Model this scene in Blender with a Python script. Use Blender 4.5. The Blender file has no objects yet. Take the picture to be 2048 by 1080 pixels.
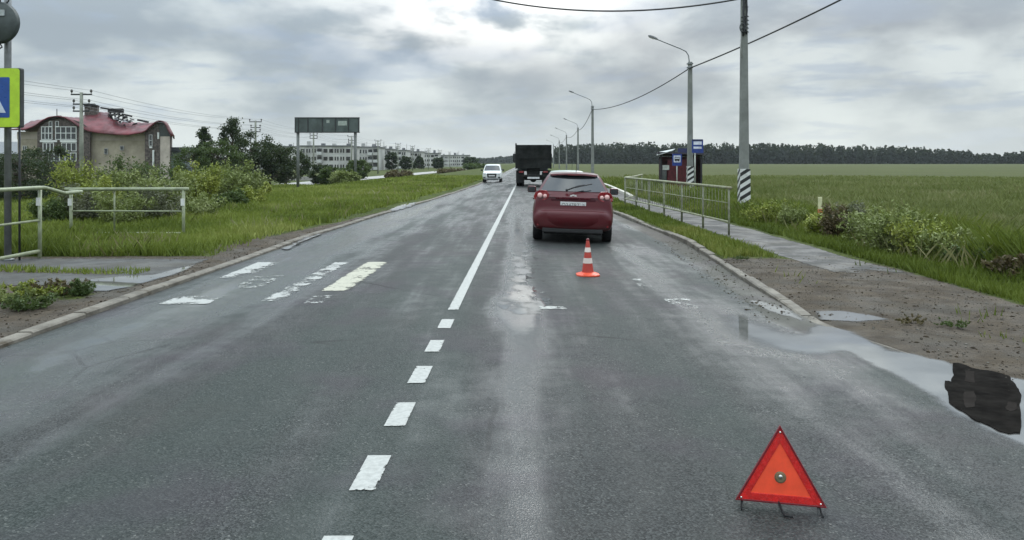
import bpy, bmesh, math, random
import numpy as np
from mathutils import Vector, Matrix
R = math.radians
scene = bpy.context.scene
col = scene.collection
# ------------------------------------------------------------------ camera
cam_data = bpy.data.cameras.new('camera')
cam = bpy.data.objects.new('camera', cam_data); col.objects.link(cam)
cam.location = (0, 0, 1.7); cam.rotation_euler = (R(90), 0, 0)
cam_data.lens = 28.125; cam_data.sensor_width = 36
cam_data.shift_y = -(540 - 324) / 2048
cam_data.clip_start = 0.1; cam_data.clip_end = 6000
scene.camera = cam
scene.render.resolution_x = 1024; scene.render.resolution_y = 540
# ------------------------------------------------------------------ view
scene.view_settings.view_transform = 'Standard'; scene.view_settings.look = 'None'
scene.view_settings.exposure = 0.48; scene.view_settings.gamma = 1
# ------------------------------------------------------------------ sky
class NT:
    """small helper to write node graphs as expressions"""
    def __init__(s, tree): s.t = tree; s.n = tree.nodes; s.l = tree.links
    def node(s, typ, ins=None, out=0, **props):
        n = s.n.new(typ)
        for k, v in props.items(): setattr(n, k, v)
        for k, v in (ins or {}).items(): s.put(n.inputs[k], v)
        return n.outputs[out]
    def put(s, sock, v):
        if isinstance(v, bpy.types.NodeSocket): s.l.new(v, sock)
        else:
            if hasattr(sock.default_value, '__len__') and len(sock.default_value) == 4 and hasattr(v, '__len__') and len(v) == 3: v = (*v, 1)
            sock.default_value = v
    def m(s, op, a, b=0.0, c=0.0, clamp=False):
        return s.node('ShaderNodeMath', {0: a, 1: b, 2: c}, operation=op, use_clamp=clamp)
    def noise(s, vec, scale, detail=4, rough=.5, dist=0.0, out=0):
        return s.node('ShaderNodeTexNoise', {'Vector': vec, 'Scale': scale, 'Detail': detail, 'Roughness': rough, 'Distortion': dist}, out)
    def ramp(s, f, a, b, lo=0.0, hi=1.0):
        return s.node('ShaderNodeMapRange', {0: f, 1: a, 2: b, 3: lo, 4: hi}, interpolation_type='SMOOTHSTEP')
    def mix(s, f, a, b, blend='MIX'):
        n = s.n.new('ShaderNodeMix'); n.data_type = 'RGBA'; n.blend_type = blend; n.clamp_factor = True
        s.put(n.inputs[0], f); s.put(n.inputs[6], a); s.put(n.inputs[7], b); return n.outputs[2]
    def attr(s, name): return s.node('ShaderNodeAttribute', out=2, attribute_name=name)
    def xyz(s, v, k): return s.node('ShaderNodeSeparateXYZ', {0: v}, k)

world = bpy.data.worlds.new('World'); scene.world = world; world.use_nodes = True
wt = world.node_tree; wt.nodes.clear(); N = NT(wt)
SUN_EL, SUN_ROT = R(42), R(20)
sky = N.node('ShaderNodeTexSky', sky_type='NISHITA', sun_disc=False, sun_elevation=SUN_EL, sun_rotation=SUN_ROT)
gen = N.node('ShaderNodeTexCoord', out=0)
dx, dy, dz = N.xyz(gen, 0), N.xyz(gen, 1), N.xyz(gen, 2)
dzp = N.m('MAXIMUM', dz, 0.0)
den = N.m('ADD', dzp, 0.10)
cv = N.node('ShaderNodeCombineXYZ', {0: N.m('DIVIDE', dx, den), 1: N.m('DIVIDE', dy, den), 2: 0.35})
n1 = N.noise(cv, 0.55, 7, .55, .25)
n2 = N.noise(cv, 1.5, 6, .55, .2)
cv2 = N.node('ShaderNodeCombineXYZ', {0: dx, 1: dy, 2: N.m('MULTIPLY', dzp, 2.2)})
n3 = N.noise(cv2, 4.2, 6, .52, .15)
n4 = N.noise(cv2, 9.0, 6, .5, .2)
cloud = N.m('ADD', N.m('MULTIPLY', n3, .62), N.m('ADD', N.m('MULTIPLY', n1, .14), N.m('MULTIPLY', n4, .24)))
c1 = N.mix(N.ramp(cloud, .42, .60), (.285, .335, .375), (.565, .615, .615))
# blue grey openings between the clouds
c2 = N.mix(N.ramp(n2, .50, .64, 0, .55), c1, (.30, .37, .47))
# bright break in the cloud where the sun stands behind it
def lobe(vx, vz, wx, wz):
    a = N.m('DIVIDE', N.m('SUBTRACT', dx, vx), wx); b = N.m('DIVIDE', N.m('SUBTRACT', dz, vz), wz)
    return N.m('POWER', 2.718, N.m('MULTIPLY', N.m('ADD', N.m('MULTIPLY', a, a), N.m('MULTIPLY', b, b)), -1.0))
br = N.m('MULTIPLY', lobe(-.02, .180, .17, .05), N.ramp(n4, .36, .56), clamp=True)
c3 = N.mix(br, c2, (1.0, 1.0, .97))
# darker heavier cloud high on the right
dk = N.m('MULTIPLY', lobe(.30, .13, .34, .06), N.ramp(n3, .62, .42, .15, .55), clamp=True)
c4 = N.mix(dk, c3, (.27, .275, .29))
# pale band over the horizon
hb = N.ramp(dz, .0, .085, .85, 0)
c5 = N.mix(N.m('MULTIPLY', hb, N.ramp(n3, .35, .6, .6, 1)), c4, (.60, .65, .645))
grad = N.m('ADD', .97, N.m('MULTIPLY', N.m('MAXIMUM', N.m('SUBTRACT', dzp, .15), 0), 4.2))
bg1 = N.node('ShaderNodeBackground', {0: sky, 1: 0.06})
bg2 = N.node('ShaderNodeBackground', {0: c5, 1: grad})
mx = N.node('ShaderNodeMixShader', {0: .93, 1: bg1, 2: bg2})
wt.links.new(mx, wt.nodes.new('ShaderNodeOutputWorld').inputs[0])
# ------------------------------------------------------------------ sun (soft, overcast)
sd = bpy.data.lights.new('sun', 'SUN'); sd.energy = 0.7; sd.angle = R(25); sd.color = (1, .97, .92)
sun = bpy.data.objects.new('sun', sd); col.objects.link(sun)
sun.rotation_euler = (R(90) - SUN_EL, 0, R(180) - SUN_ROT)
sun.location = (0, 0, 30)
# ================================================================== helpers
rng = np.random.default_rng(7); random.seed(7)
_lat = np.random.default_rng(3).random((256, 256))
def vnoise(x, y):
    x = np.asarray(x, float); y = np.asarray(y, float)
    xi = np.floor(x).astype(int); yi = np.floor(y).astype(int); fx = x - xi; fy = y - yi
    fx = fx*fx*(3-2*fx); fy = fy*fy*(3-2*fy)
    a = _lat[xi & 255, yi & 255]; b = _lat[(xi+1) & 255, yi & 255]; c = _lat[xi & 255, (yi+1) & 255]; d = _lat[(xi+1) & 255, (yi+1) & 255]
    return (a*(1-fx)+b*fx)*(1-fy) + (c*(1-fx)+d*fx)*fy
def fbm(x, y, o=4):
    s = 0; a = .5; t = 0
    for i in range(o): s = s + a*vnoise(x*2**i+13.7*i, y*2**i+5.1*i); t += a; a *= .55
    return s/t
def sstep(a, b, x): t = np.clip((np.asarray(x, float)-a)/(b-a), 0, 1); return t*t*(3-2*t)

class MB:
    def __init__(s): s.v = []; s.f = []
    def add(s, vs, fs): o = len(s.v); s.v += [tuple(v) for v in vs]; s.f += [tuple(i+o for i in f) for f in fs]; return s
    def box(s, c, d, rz=0, rx=0, ry=0, taper=1):
        h = [x/2 for x in d]; M = Matrix.Rotation(rz, 3, 'Z') @ Matrix.Rotation(ry, 3, 'Y') @ Matrix.Rotation(rx, 3, 'X'); vs = []
        for z in (-1, 1):
            k = taper if z > 0 else 1
            for x, y in ((-1, -1), (1, -1), (1, 1), (-1, 1)): vs.append(M @ Vector((x*h[0]*k, y*h[1]*k, z*h[2])) + Vector(c))
        return s.add(vs, [(3, 2, 1, 0), (4, 5, 6, 7), (0, 1, 5, 4), (1, 2, 6, 5), (2, 3, 7, 6), (3, 0, 4, 7)])
    def b(s, x0, x1, y0, y1, z0, z1): return s.box(((x0+x1)/2, (y0+y1)/2, (z0+z1)/2), (x1-x0, y1-y0, z1-z0))
    def tube(s, pts, r, n=8, cap=True):
        pts = [Vector(p) for p in pts]; rr = r if hasattr(r, '__len__') else [r]*len(pts); vs = []; fs = []; prev = None
        for i, p in enumerate(pts):
            d = (pts[min(i+1, len(pts)-1)] - pts[max(i-1, 0)]).normalized()
            if prev is None: u = d.orthogonal().normalized()
            else: u = (prev - d*prev.dot(d)).normalized()
            prev = u; w = d.cross(u)
            for k in range(n): a = 2*math.pi*(k+.5)/n; vs.append(p + (u*math.cos(a)+w*math.sin(a))*rr[i])
        for i in range(len(pts)-1):
            for k in range(n): fs.append((i*n+k, i*n+(k+1) % n, (i+1)*n+(k+1) % n, (i+1)*n+k))
        if cap: fs.append(tuple(range(n))[::-1]); fs.append(tuple((len(pts)-1)*n+k for k in range(n)))
        return s.add(vs, fs)
    def lathe(s, prof, n=20, c=(0, 0, 0), axis='Z', cap=True):
        vs = []; fs = []
        for r_, z in prof:
            for k in range(n):
                a = 2*math.pi*k/n; x, y = r_*math.cos(a), r_*math.sin(a)
                p = (x, y, z) if axis == 'Z' else ((z, x, y) if axis == 'X' else (x, z, y))
                vs.append((p[0]+c[0], p[1]+c[1], p[2]+c[2]))
        m = len(prof)
        for i in range(m-1):
            for k in range(n): fs.append((i*n+k, i*n+(k+1) % n, (i+1)*n+(k+1) % n, (i+1)*n+k))
        if cap: fs.append(tuple(range(n))[::-1]); fs.append(tuple((m-1)*n+k for k in range(n)))
        return s.add(vs, fs)
    def prism(s, poly, y0, y1, M=None):
        """polygon in x,z extruded along y"""
        n = len(poly); vs = [(x, y0, z) for x, z in poly]+[(x, y1, z) for x, z in poly]
        if M: vs = [M @ Vector(v) for v in vs]
        return s.add(vs, [tuple(range(n)), tuple(range(2*n-1, n-1, -1))]+[(i, i+n, (i+1) % n+n, (i+1) % n) for i in range(n)])
    def plate(s, a, b, c, d, t=.004, nu=1):
        """thin slab over quad a b c d (outward normal by winding)"""
        a, b, c, d = map(Vector, (a, b, c, d)); n = (b-a).cross(d-a).normalized()*t
        return s.add([a, b, c, d, a+n, b+n, c+n, d+n], [(3, 2, 1, 0), (4, 5, 6, 7), (0, 1, 5, 4), (1, 2, 6, 5), (2, 3, 7, 6), (3, 0, 4, 7)])
    def build(s, name, mat, parent=None, smooth=False, bevel=0, kind=None, label=None, fix=True):
        me = bpy.data.meshes.new(name); me.from_pydata(s.v, [], s.f)
        if fix or bevel:
            bm = bmesh.new(); bm.from_mesh(me)
            if bevel:
                es = [e for e in bm.edges if len(e.link_faces) == 2 and e.calc_face_angle(0) > .5]
                bmesh.ops.bevel(bm, geom=es, offset=bevel, segments=2, affect='EDGES', profile=.6)
            bmesh.ops.recalc_face_normals(bm, faces=bm.faces); bm.to_mesh(me); bm.free()
        if smooth: me.shade_smooth()
        if smooth == 'auto': me.set_sharp_from_angle(angle=R(38))
        if mat: me.materials.append(mat)
        o = bpy.data.objects.new(name, me); col.objects.link(o)
        if parent: o.parent = parent
        if kind: o['kind'] = kind
        if label: o['label'] = label
        return o
def tag(o, label, cat, group=None):
    o['label'] = label; o['category'] = cat
    if group: o['group'] = group
    return o
def thing(name, label, cat, loc=(0, 0, 0), rz=0, group=None, rx=0, ry=0):
    o = bpy.data.objects.new(name, None); col.objects.link(o); o.empty_display_size = .2
    o.location = loc; o.rotation_euler = (rx, ry, rz); return tag(o, label, cat, group)
def dup(o, loc, rz=None, label=None, scale=None, parent=None):
    c = o.copy(); col.objects.link(c)
    if parent: c.parent = parent
    else:
        c.location = loc
        if rz is not None: c.rotation_euler = (0, 0, rz)
        if scale is not None: c.scale = scale
        if label: c['label'] = label
    for ch in list(o.children):
        d = ch.copy(); col.objects.link(d); d.parent = c
        for g in list(ch.children):
            e = g.copy(); col.objects.link(e); e.parent = d
    return c
def nmesh(name, V, F, mat, attrs=None, parent=None, smooth=False, kind=None):
    """mesh from numpy arrays; F is (n,3) or (n,4); attrs: per-vertex floats"""
    V = np.asarray(V, np.float32); F = np.asarray(F, np.int32); me = bpy.data.meshes.new(name); k = F.shape[1]
    me.vertices.add(len(V)); me.vertices.foreach_set('co', V.ravel())
    me.loops.add(F.size); me.loops.foreach_set('vertex_index', F.ravel())
    me.polygons.add(len(F)); me.polygons.foreach_set('loop_start', np.arange(0, F.size, k, dtype=np.int32))
    me.update(calc_edges=True)
    for nm, a in (attrs or {}).items():
        at = me.attributes.new(nm, 'FLOAT', 'POINT'); at.data.foreach_set('value', np.asarray(a, np.float32).ravel())
    if smooth: me.shade_smooth()
    me.materials.append(mat)
    o = bpy.data.objects.new(name, me); col.objects.link(o)
    if parent: o.parent = parent
    if kind: o['kind'] = kind
    return o
_mats = {}
def mat(name, color, rough=.6, metal=0, spec=.5, var=.12, vs=6, bump=0, bs=40, coat=0, dirt=None, emit=None):
    if name in _mats: return _mats[name]
    m = bpy.data.materials.new(name); m.use_nodes = True; t = m.node_tree; K = NT(t); p = t.nodes['Principled BSDF']
    co = K.node('ShaderNodeTexCoord', out=3)
    nz = K.noise(co, vs, 5, .6)
    c = (*color, 1)
    dark = tuple(x*(1-var*1.6) for x in color); lite = tuple(min(1, x*(1+var*1.6)) for x in color)
    base = K.mix(K.ramp(nz, .3, .7), dark, lite)
    if dirt:
        base = K.mix(K.ramp(K.noise(co, dirt[1], 6, .65), .5, .72, 0, dirt[2]), base, dirt[0])
    K.put(p.inputs['Base Color'], base)
    K.put(p.inputs['Roughness'], K.ramp(K.noise(co, vs*3, 4), .3, .7, max(.02, rough-.08), min(1, rough+.08)))
    p.inputs['Metallic'].default_value = metal; p.inputs['Specular IOR Level'].default_value = spec
    p.inputs['Coat Weight'].default_value = coat; p.inputs['Coat Roughness'].default_value = .06
    if bump:
        bn = K.node('ShaderNodeBump', {'Height': K.noise(co, bs, 5, .65), 'Strength': bump, 'Distance': .02}); K.put(p.inputs['Normal'], bn)
    if emit: K.put(p.inputs['Emission Color'], (*emit[0], 1)); p.inputs['Emission Strength'].default_value = emit[1]
    _mats[name] = m; return m
# ================================================================== layout of the place (metres, x right, y ahead)
def cen(Y): return -0.855 + 0.0193*np.asarray(Y, float)
_LY = [-40, 0, 7.4, 19.3, 29.2, 41.2, 59, 105, 170, 400, 900]; _LX = [-5.1, -4.9, -4.80, -4.66, -4.12, -3.35, -2.6, -1.6, -.4, 3.9, 13.4]
_RY = [-40, 2, 4, 6, 8.6, 10.2, 13.9, 17.5, 20.8, 28.3, 40, 60, 105, 170, 400, 900]; _RX = [5.4, 4.6, 4.25, 3.75, 3.22, 3.38, 3.64, 3.80, 3.74, 3.56, 3.7, 4.0, 4.8, 6.0, 10.4, 20]
def Le(Y): return np.interp(Y, _LY, _LX)
def Re(Y): return np.interp(Y, _RY, _RX)
def roadz(X, Y):
    c = cen(Y); d = np.asarray(X, float)-c
    k = .020*sstep(7, 13, Y)*np.ones_like(d)+.003
    return np.where(d > 0, -k*d, .012*d)
def kerbR(Y): return .085*sstep(8.5, 13.5, Y)
def gz(X, Y):
    X = np.asarray(X, float); Y = np.asarray(Y, float)
    L = Le(Y); Rr = Re(Y)
    zr = roadz(X, Y)
    eL = roadz(L, Y)+.05; eR = roadz(Rr, Y)+kerbR(Y)
    bump = .05*(fbm(X*.35+40, Y*.35+7, 3)-.5)
    dl = np.maximum(L-X, 0); dr = np.maximum(X-Rr, 0)
    drop = -1.0*sstep(8, 18, dl)*sstep(16, 32, Y)-.04*sstep(3, 8, dl)
    zl = eL*(1-sstep(0, 3, dl))+drop+bump*sstep(.2, 2, dl)*1.0-.03*sstep(.15, .6, dl)*sstep(10.5, 9.5, Y)
    far = sstep(150, 900, Y)*0.0
    zR = eR*(1-sstep(1, 6, dr))+bump*sstep(.4, 2.5, dr)*.8 + far + .05*sstep(8, 20, dr)
    return np.where(X < L, zl, np.where(X > Rr, zR, zr))
def P(x, y, z=None):
    """where the photo point x, y meets the ground"""
    Y = 2720/(y-324)
    for _ in range(12):
        X = (x-1024)/1600*Y; Y = .5*Y + .5*(1.7-float(gz(X, Y)))*1600/(y-324)
    return X, Y, float(gz(X, Y))
def G(X, Y, dz=0): return (X, Y, float(gz(X, Y))+dz)
# ================================================================== ground materials
def shader(name):
    m = bpy.data.materials.new(name); m.use_nodes = True; t = m.node_tree; return m, NT(t), t.nodes['Principled BSDF'], t
def road_material():
    m, K, p, t = shader('wet_asphalt'); co = K.node('ShaderNodeTexCoord', out=3)
    wet = K.attr('wet'); mud = K.attr('mud')
    big = K.noise(co, .45, 5, .6); med = K.noise(co, 3.5, 5, .6); fine = K.noise(co, 70, 3, .7)
    st = K.node('ShaderNodeMapping', {'Vector': co, 'Scale': (1.6, .09, 1)}); streak = K.noise(st, 1.6, 5, .6)
    vor = K.node('ShaderNodeTexVoronoi', {'Vector': co, 'Scale': 100.0}, 0); vc = K.node('ShaderNodeTexVoronoi', {'Vector': co, 'Scale': 100.0}, 1)
    stone = K.xyz(vc, 0)
    a = K.mix(K.ramp(fine, .3, .7), (.012, .014, .014), (.044, .047, .046))
    a = K.mix(.55, a, K.mix(K.ramp(K.xyz(vc, 2), .1, .95), (.006, .007, .007), (.095, .100, .098)))
    spm = K.ramp(K.noise(co, 1.7, 5, .7), .40, .66, .12, 1)
    a = K.mix(K.m('MULTIPLY', K.ramp(stone, .91, .99, 0, .75), spm), a, (.24, .24, .22))
    a = K.mix(K.ramp(K.xyz(vc, 1), .80, .95, 0, .6), a, (.012, .012, .013))
    a = K.mix(K.ramp(med, .35, .65, 0, .35), a, (.052, .053, .050))
    a = K.mix(K.m('MULTIPLY', K.ramp(big, .5, .7), .35), a, (.050, .042, .036))
    a = K.mix(K.m('MULTIPLY', wet, .45), a, (.018, .020, .022))
    mf = K.m('MULTIPLY', K.ramp(K.m('ADD', mud, K.m('MULTIPLY', K.m('SUBTRACT', K.noise(co, 6, 6, .65), .5), .9)), .35, .6), .85)
    a = K.mix(mf, a, (.060, .052, .040))
    a = K.mix(K.ramp(K.noise(st, .7, 3), .4, .62, 0, .22), a, (.030, .060, .046), 'MIX'); a = K.mix(K.ramp(K.noise(co, .9, 3), .48, .66, 0, .25), a, (.058, .040, .058), 'MIX')
    cr = K.node('ShaderNodeTexVoronoi', {'Vector': K.mix(.12, co, K.noise(co, 1.5, 5, .6, out=1)), 'Scale': .55}, 0, feature='DISTANCE_TO_EDGE')
    ck = K.m('MULTIPLY', K.ramp(cr, .004, .012, 1, 0), K.ramp(K.noise(co, .35, 3), .50, .62, 0, .8))
    a = K.mix(ck, a, (.008, .008, .008))
    K.put(p.inputs['Base Color'], a)
    w = K.m('ADD', wet, K.m('MULTIPLY', K.m('SUBTRACT', streak, .5), .95)); w = K.m('ADD', w, K.m('MULTIPLY', K.m('SUBTRACT', med, .5), .5))
    rg = K.ramp(w, -.25, .80, .58, .07)
    K.put(p.inputs['Roughness'], K.mix(mf, rg, (.6, .6, .6)))
    p.inputs['IOR'].default_value = 1.5; K.put(p.inputs['Specular IOR Level'], K.ramp(w, .0, .8, .16, .8))
    h = K.m('ADD', K.m('MULTIPLY', vor, .6), K.m('MULTIPLY', fine, .7))
    bs = K.ramp(w, -.1, .95, 1.0, .04)
    K.put(p.inputs['Normal'], K.node('ShaderNodeBump', {'Height': h, 'Strength': bs, 'Distance': .008}))
    return m
def ground_material():
    m, K, p, t = shader('verge_ground'); co = K.node('ShaderNodeTexCoord', out=3)
    mud = K.attr('mud'); dull = K.attr('dull')
    g1 = K.mix(K.ramp(K.noise(co, .25, 6, .6), .35, .65), (.060, .080, .018), (.095, .115, .030))
    g1 = K.mix(K.ramp(K.noise(co, 9, 6, .7), .35, .65, 0, .75), g1, (.030, .042, .012))
    g1 = K.mix(K.ramp(K.noise(co, 1.3, 6, .6), .55, .75, 0, .5), g1, (.13, .13, .05))
    mp = K.node('ShaderNodeMapping', {'Vector': co, 'Scale': (.03, .25, 1)})
    f1 = K.mix(K.ramp(K.noise(mp, 1.0, 6, .6), .3, .7), (.062, .076, .022), (.095, .104, .038))
    f1 = K.mix(K.ramp(K.noise(co, 2.5, 6, .75), .4, .65, 0, .5), f1, (.040, .052, .020))
    f1 = K.mix(K.ramp(K.noise(co, .06, 4, .6), .45, .65, 0, .5), f1, (.062, .066, .030))
    g = K.mix(dull, g1, f1)
    b = K.mix(K.ramp(K.noise(co, 2.5, 6, .65), .3, .7), (.050, .038, .026), (.100, .078, .054))
    b = K.mix(K.ramp(K.noise(co, 30, 5, .7), .4, .7, 0, .6), b, (.038, .031, .023))
    b = K.mix(K.ramp(K.noise(co, .8, 5, .6), .45, .7, 0, .6), b, (.080, .076, .066))
    f = K.ramp(K.m('ADD', mud, K.m('MULTIPLY', K.m('SUBTRACT', K.noise(co, 4, 7, .7), .5), 1.0)), .35, .60)
    K.put(p.inputs['Base Color'], K.mix(f, g, b))
    wet = K.ramp(K.noise(co, 1.7, 5, .6), .40, .62, 0, 1)
    K.put(p.inputs['Roughness'], K.mix(K.m('MULTIPLY', f, wet), (.95, .95, .95), (.7, .7, .7)))
    K.put(p.inputs['Specular IOR Level'], K.ramp(f, 0, 1, .12, .26))
    K.put(p.inputs['Normal'], K.node('ShaderNodeBump', {'Height': K.m('ADD', K.noise(co, 14, 8, .75), K.m('MULTIPLY', K.noise(co, 60, 3, .7), .3)), 'Strength': .7, 'Distance': .05}))
    return m
def footway_material():
    m, K, p, t = shader('footway_asphalt'); co = K.node('ShaderNodeTexCoord', out=3)
    a = K.mix(K.ramp(K.noise(co, 60, 4, .7), .3, .7), (.036, .036, .035), (.068, .068, .065))
    a = K.mix(K.ramp(K.noise(co, 1.1, 6, .6), .4, .7, 0, .7), a, (.085, .078, .064))
    K.put(p.inputs['Base Color'], a)
    f = K.ramp(K.m('ADD', K.attr('mud'), K.m('MULTIPLY', K.m('SUBTRACT', K.noise(co, 5, 7, .7), .5), 1.1)), .33, .62)
    tr = K.node('ShaderNodeBsdfTransparent'); mxs = K.node('ShaderNodeMixShader', {0: f, 1: p.outputs[0], 2: tr}); t.links.new(mxs, t.nodes['Material Output'].inputs[0])
    K.put(p.inputs['Roughness'], K.ramp(K.noise(co, 1.6, 5, .6), .35, .65, .45, .8)); p.inputs['Specular IOR Level'].default_value = .28
    K.put(p.inputs['Normal'], K.node('ShaderNodeBump', {'Height': K.noise(co, 90, 4, .7), 'Strength': .4, 'Distance': .008}))
    return m
def paint_material(name, c, lo, hi):
    m, K, p, t = shader(name); co = K.node('ShaderNodeTexCoord', out=3)
    K.put(p.inputs['Base Color'], K.mix(K.ramp(K.noise(co, 25, 5, .7), .35, .7), c, tuple(x*.72 for x in c)))
    p.inputs['Roughness'].default_value = .42
    w = K.m('ADD', K.attr('wear'), K.m('ADD', K.m('MULTIPLY', K.m('SUBTRACT', K.noise(co, 22, 8, .75), .5), 1.5), K.m('MULTIPLY', K.m('SUBTRACT', K.noise(co, 4, 4, .6), .5), 1.3)))
    f = K.ramp(w, lo, hi, 1, 0)
    tr = K.node('ShaderNodeBsdfTransparent'); mxs = K.node('ShaderNodeMixShader', {0: f, 1: tr, 2: p.outputs[0]})
    t.links.new(mxs, t.nodes['Material Output'].inputs[0]); return m
M_road = road_material(); M_ground = ground_material(); M_foot = footway_material()
M_paint = paint_material('road_paint', (.41, .415, .39), .27, .36); M_yell = paint_material('cream_paint', (.46, .445, .345), .27, .36)
M_kerb = mat('kerb_concrete', (.165, .150, .125), .75, spec=.3, var=.2, vs=2.5, bump=.5, bs=30, dirt=((.065, .052, .034), 2.6, .95))
def water_material():
    m, K, p, t = shader('puddle_water'); co = K.node('ShaderNodeTexCoord', out=3)
    K.put(p.inputs['Base Color'], K.mix(K.ramp(K.noise(co, 2, 4), .4, .6), (.10, .098, .092), (.135, .132, .125)))
    p.inputs['Roughness'].default_value = .015; p.inputs['IOR'].default_value = 2.35
    K.put(p.inputs['Normal'], K.node('ShaderNodeBump', {'Height': K.noise(co, 3, 3), 'Strength': .02, 'Distance': .01}))
    w = K.m('ADD', K.attr('depth'), K.m('MULTIPLY', K.m('SUBTRACT', K.noise(co, 14, 7, .7), .5), .30))
    f = K.ramp(w, .0, .40)
    tr = K.node('ShaderNodeBsdfTransparent'); mxs = K.node('ShaderNodeMixShader', {0: f, 1: tr, 2: p.outputs[0]})
    t.links.new(mxs, t.nodes['Material Output'].inputs[0]); return m
M_water = water_material()
# ================================================================== ground sheets
def geoY(a, b, f, s0, s1=None):
    ys = [a]
    while ys[-1] < b: ys.append(ys[-1] + max(s0, ys[-1]*f))
    ys[-1] = b; return np.array(ys)
def gridmesh(name, Xg, Yg, Zg, mt, attrs=None, kind='structure', smooth=True):
    ny, nx = Xg.shape; V = np.stack([Xg, Yg, Zg], -1).reshape(-1, 3)
    i = np.arange((ny-1)*nx).reshape(ny-1, nx)[:, :-1].ravel(); F = np.stack([i, i+1, i+1+nx, i+nx], -1)
    return nmesh(name, V, F, mt, attrs, smooth=smooth, kind=kind)
def gauss(d, w): return np.exp(-(d/w)**2)
YS = np.concatenate([np.arange(-40, 2, 2.0), geoY(2, 30, .01, .06), geoY(30, 1500, .02, .5)[1:]])
# road
t = np.linspace(0, 1, 120)
Yg = np.repeat(YS[:, None], 120, 1); Xg = Le(Yg)*(1-t)+Re(Yg)*t; Xg = Xg + (t == 0)*-.02+(t == 1)*.02
def wetf(X, Y):
    c = cen(Y); nn = fbm(X*2.2, Y*.5, 4)-.5; n2_ = fbm(X*1.1+9, Y*.25, 4)-.5
    near = .42+.58*sstep(4.5, 9.5, Y)
    w = .75*gauss(X-(.02+.006*Y)+.16*n2_, .21)*near*sstep(34, 18, Y) + .30*gauss(X-2.25, .5)*sstep(20, 12, Y)*near
    w += .22*gauss(X-c+2.1, .2)+.52*gauss(X-c+3.0+.4*n2_, .55)*sstep(40, 15, Y)-.30*gauss(X-c+1.2, .6)*sstep(14, 6, Y)-.25*gauss(X-1.25, .5)*sstep(14, 6, Y)+.35*gauss(X-Le(Y)-.5, .45)*sstep(3, 7, Y)
    w += .25*gauss(X-2.6, .75)*gauss(Y-7.6, 2.0)
    w += .7*gauss(X-.1, .35)*gauss(Y-9.4, 1.1)
    return np.clip(w+.6*nn+.12*sstep(8, 30, Y), -.5, 1.2)
mudr = np.clip(1.0*sstep(.75, .1, Re(Yg)-Xg)*sstep(60, 30, Yg)*sstep(5, 9, Yg)+.45*sstep(.22, .0, Xg-Le(Yg))+.12*gauss(Xg-cen(Yg), .35), 0, 1)
gridmesh('road', Xg, Yg, roadz(Xg, Yg), M_road, {'wet': wetf(Xg, Yg), 'mud': mudr})
# kerbs
def kerb(name, side, Y0, Y1, w=.15):
    ys = []
    for n_ in range(int(Y0), 60): ys += [n_+.002, n_+.014, n_+.03, n_+.25, n_+.5, n_+.75, n_+.986, n_+.998]
    ys = np.array(ys+list(range(60, Y1, 4))); mb = MB(); jog = (.012 if side < 0 else .028)*np.sin(np.floor(ys)*12.9898)
    e = (Le(ys) if side < 0 else Re(ys))+jog; hh = (.05+.0*ys if side < 0 else kerbR(ys)-.004-.012*sstep(8.6, 8.0, ys)); z0 = roadz(e-jog, ys)
    rows = []
    for k in range(len(ys)):
        x, zt, zb = e[k], z0[k]+hh[k]+(.012 if side < 0 else .022*float(sstep(8.5, 9.5, ys[k])))*math.sin(math.floor(ys[k])*7.1), z0[k]-.12
        gap = .045 if abs(ys[k]-round(ys[k])) < .005 and 8.5 < ys[k]+20*(side < 0) and ys[k] < 60 else 0
        rows.append([(x, ys[k], zb), (x, ys[k], zt-.015-gap), (x+side*.02, ys[k], zt-gap), (x+side*w, ys[k], zt-gap), (x+side*w, ys[k], zb)])
    vs = [p for r_ in rows for p in r_]; fs = []
    for k in range(len(rows)-1):
        for j in range(4): a = k*5+j; fs.append((a, a+1, a+6, a+5))
    mb.add(vs, fs); return mb.build(name, M_kerb, kind='structure')
kerb('left_kerb', -1, -10, 140); kerb('right_kerb', 1, -10, 140, .13)
# left and right ground
def sgrid(step0, smax): 
    s = [0, .05]
    while s[-1] < smax: s.append(s[-1]+max(step0, s[-1]*.045))
    return np.array(s)
SG = sgrid(.12, 1400)
Yg = np.repeat(YS[:, None], len(SG), 1)
Xg = Le(Yg)-.13-SG
dl = Le(Yg)-Xg
mudl = 1.0*sstep(1.0, .35, dl+.5*(fbm(Xg*.8, Yg*.5)-.5)+.5*sstep(15, 30, Yg))
mudl = np.maximum(mudl, sstep(3.6, 2.6, dl)*sstep(10.6, 9.4, Yg)*.9)
mudl = np.maximum(mudl, .8*gauss(dl-.9, .8)*gauss(Yg-16.6, 2.2)); mudl = np.maximum(mudl, .75*sstep(5, 4, dl)*sstep(10, 10.6, Yg)*sstep(14.6, 14.2, Yg))
Zg = gz(Xg, Yg); Zg = Zg-.05*sstep(0, .03, .16-(Le(Yg)-Xg))
gridmesh('left_ground', Xg, Yg, gz(Xg, Yg)-.012*(dl < .2), M_ground, {'mud': mudl, 'dull': sstep(60, 200, Yg)*.4})
Xg = Re(Yg)+.09+SG; dr = Xg-Re(Yg)
mm = fbm(Xg*.7+3, Yg*.5, 4)-.5
mudR = sstep(15.2, 13.4, Yg+1.6*mm)*sstep(6.35, 6.05, Xg+.25*mm)
mudR = np.maximum(mudR, .34*sstep(5.0, 4.6, Xg)*sstep(14, 16, Yg)*sstep(60, 30, Yg))
dull = sstep(9, 13, Xg+2.2*mm+sstep(14, 40, Yg)*2-2)
gridmesh('right_ground', Xg, Yg, gz(Xg, Yg)-.012*(dr < .2), M_ground, {'mud': mudR, 'dull': np.clip(dull, 0, 1)})
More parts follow.
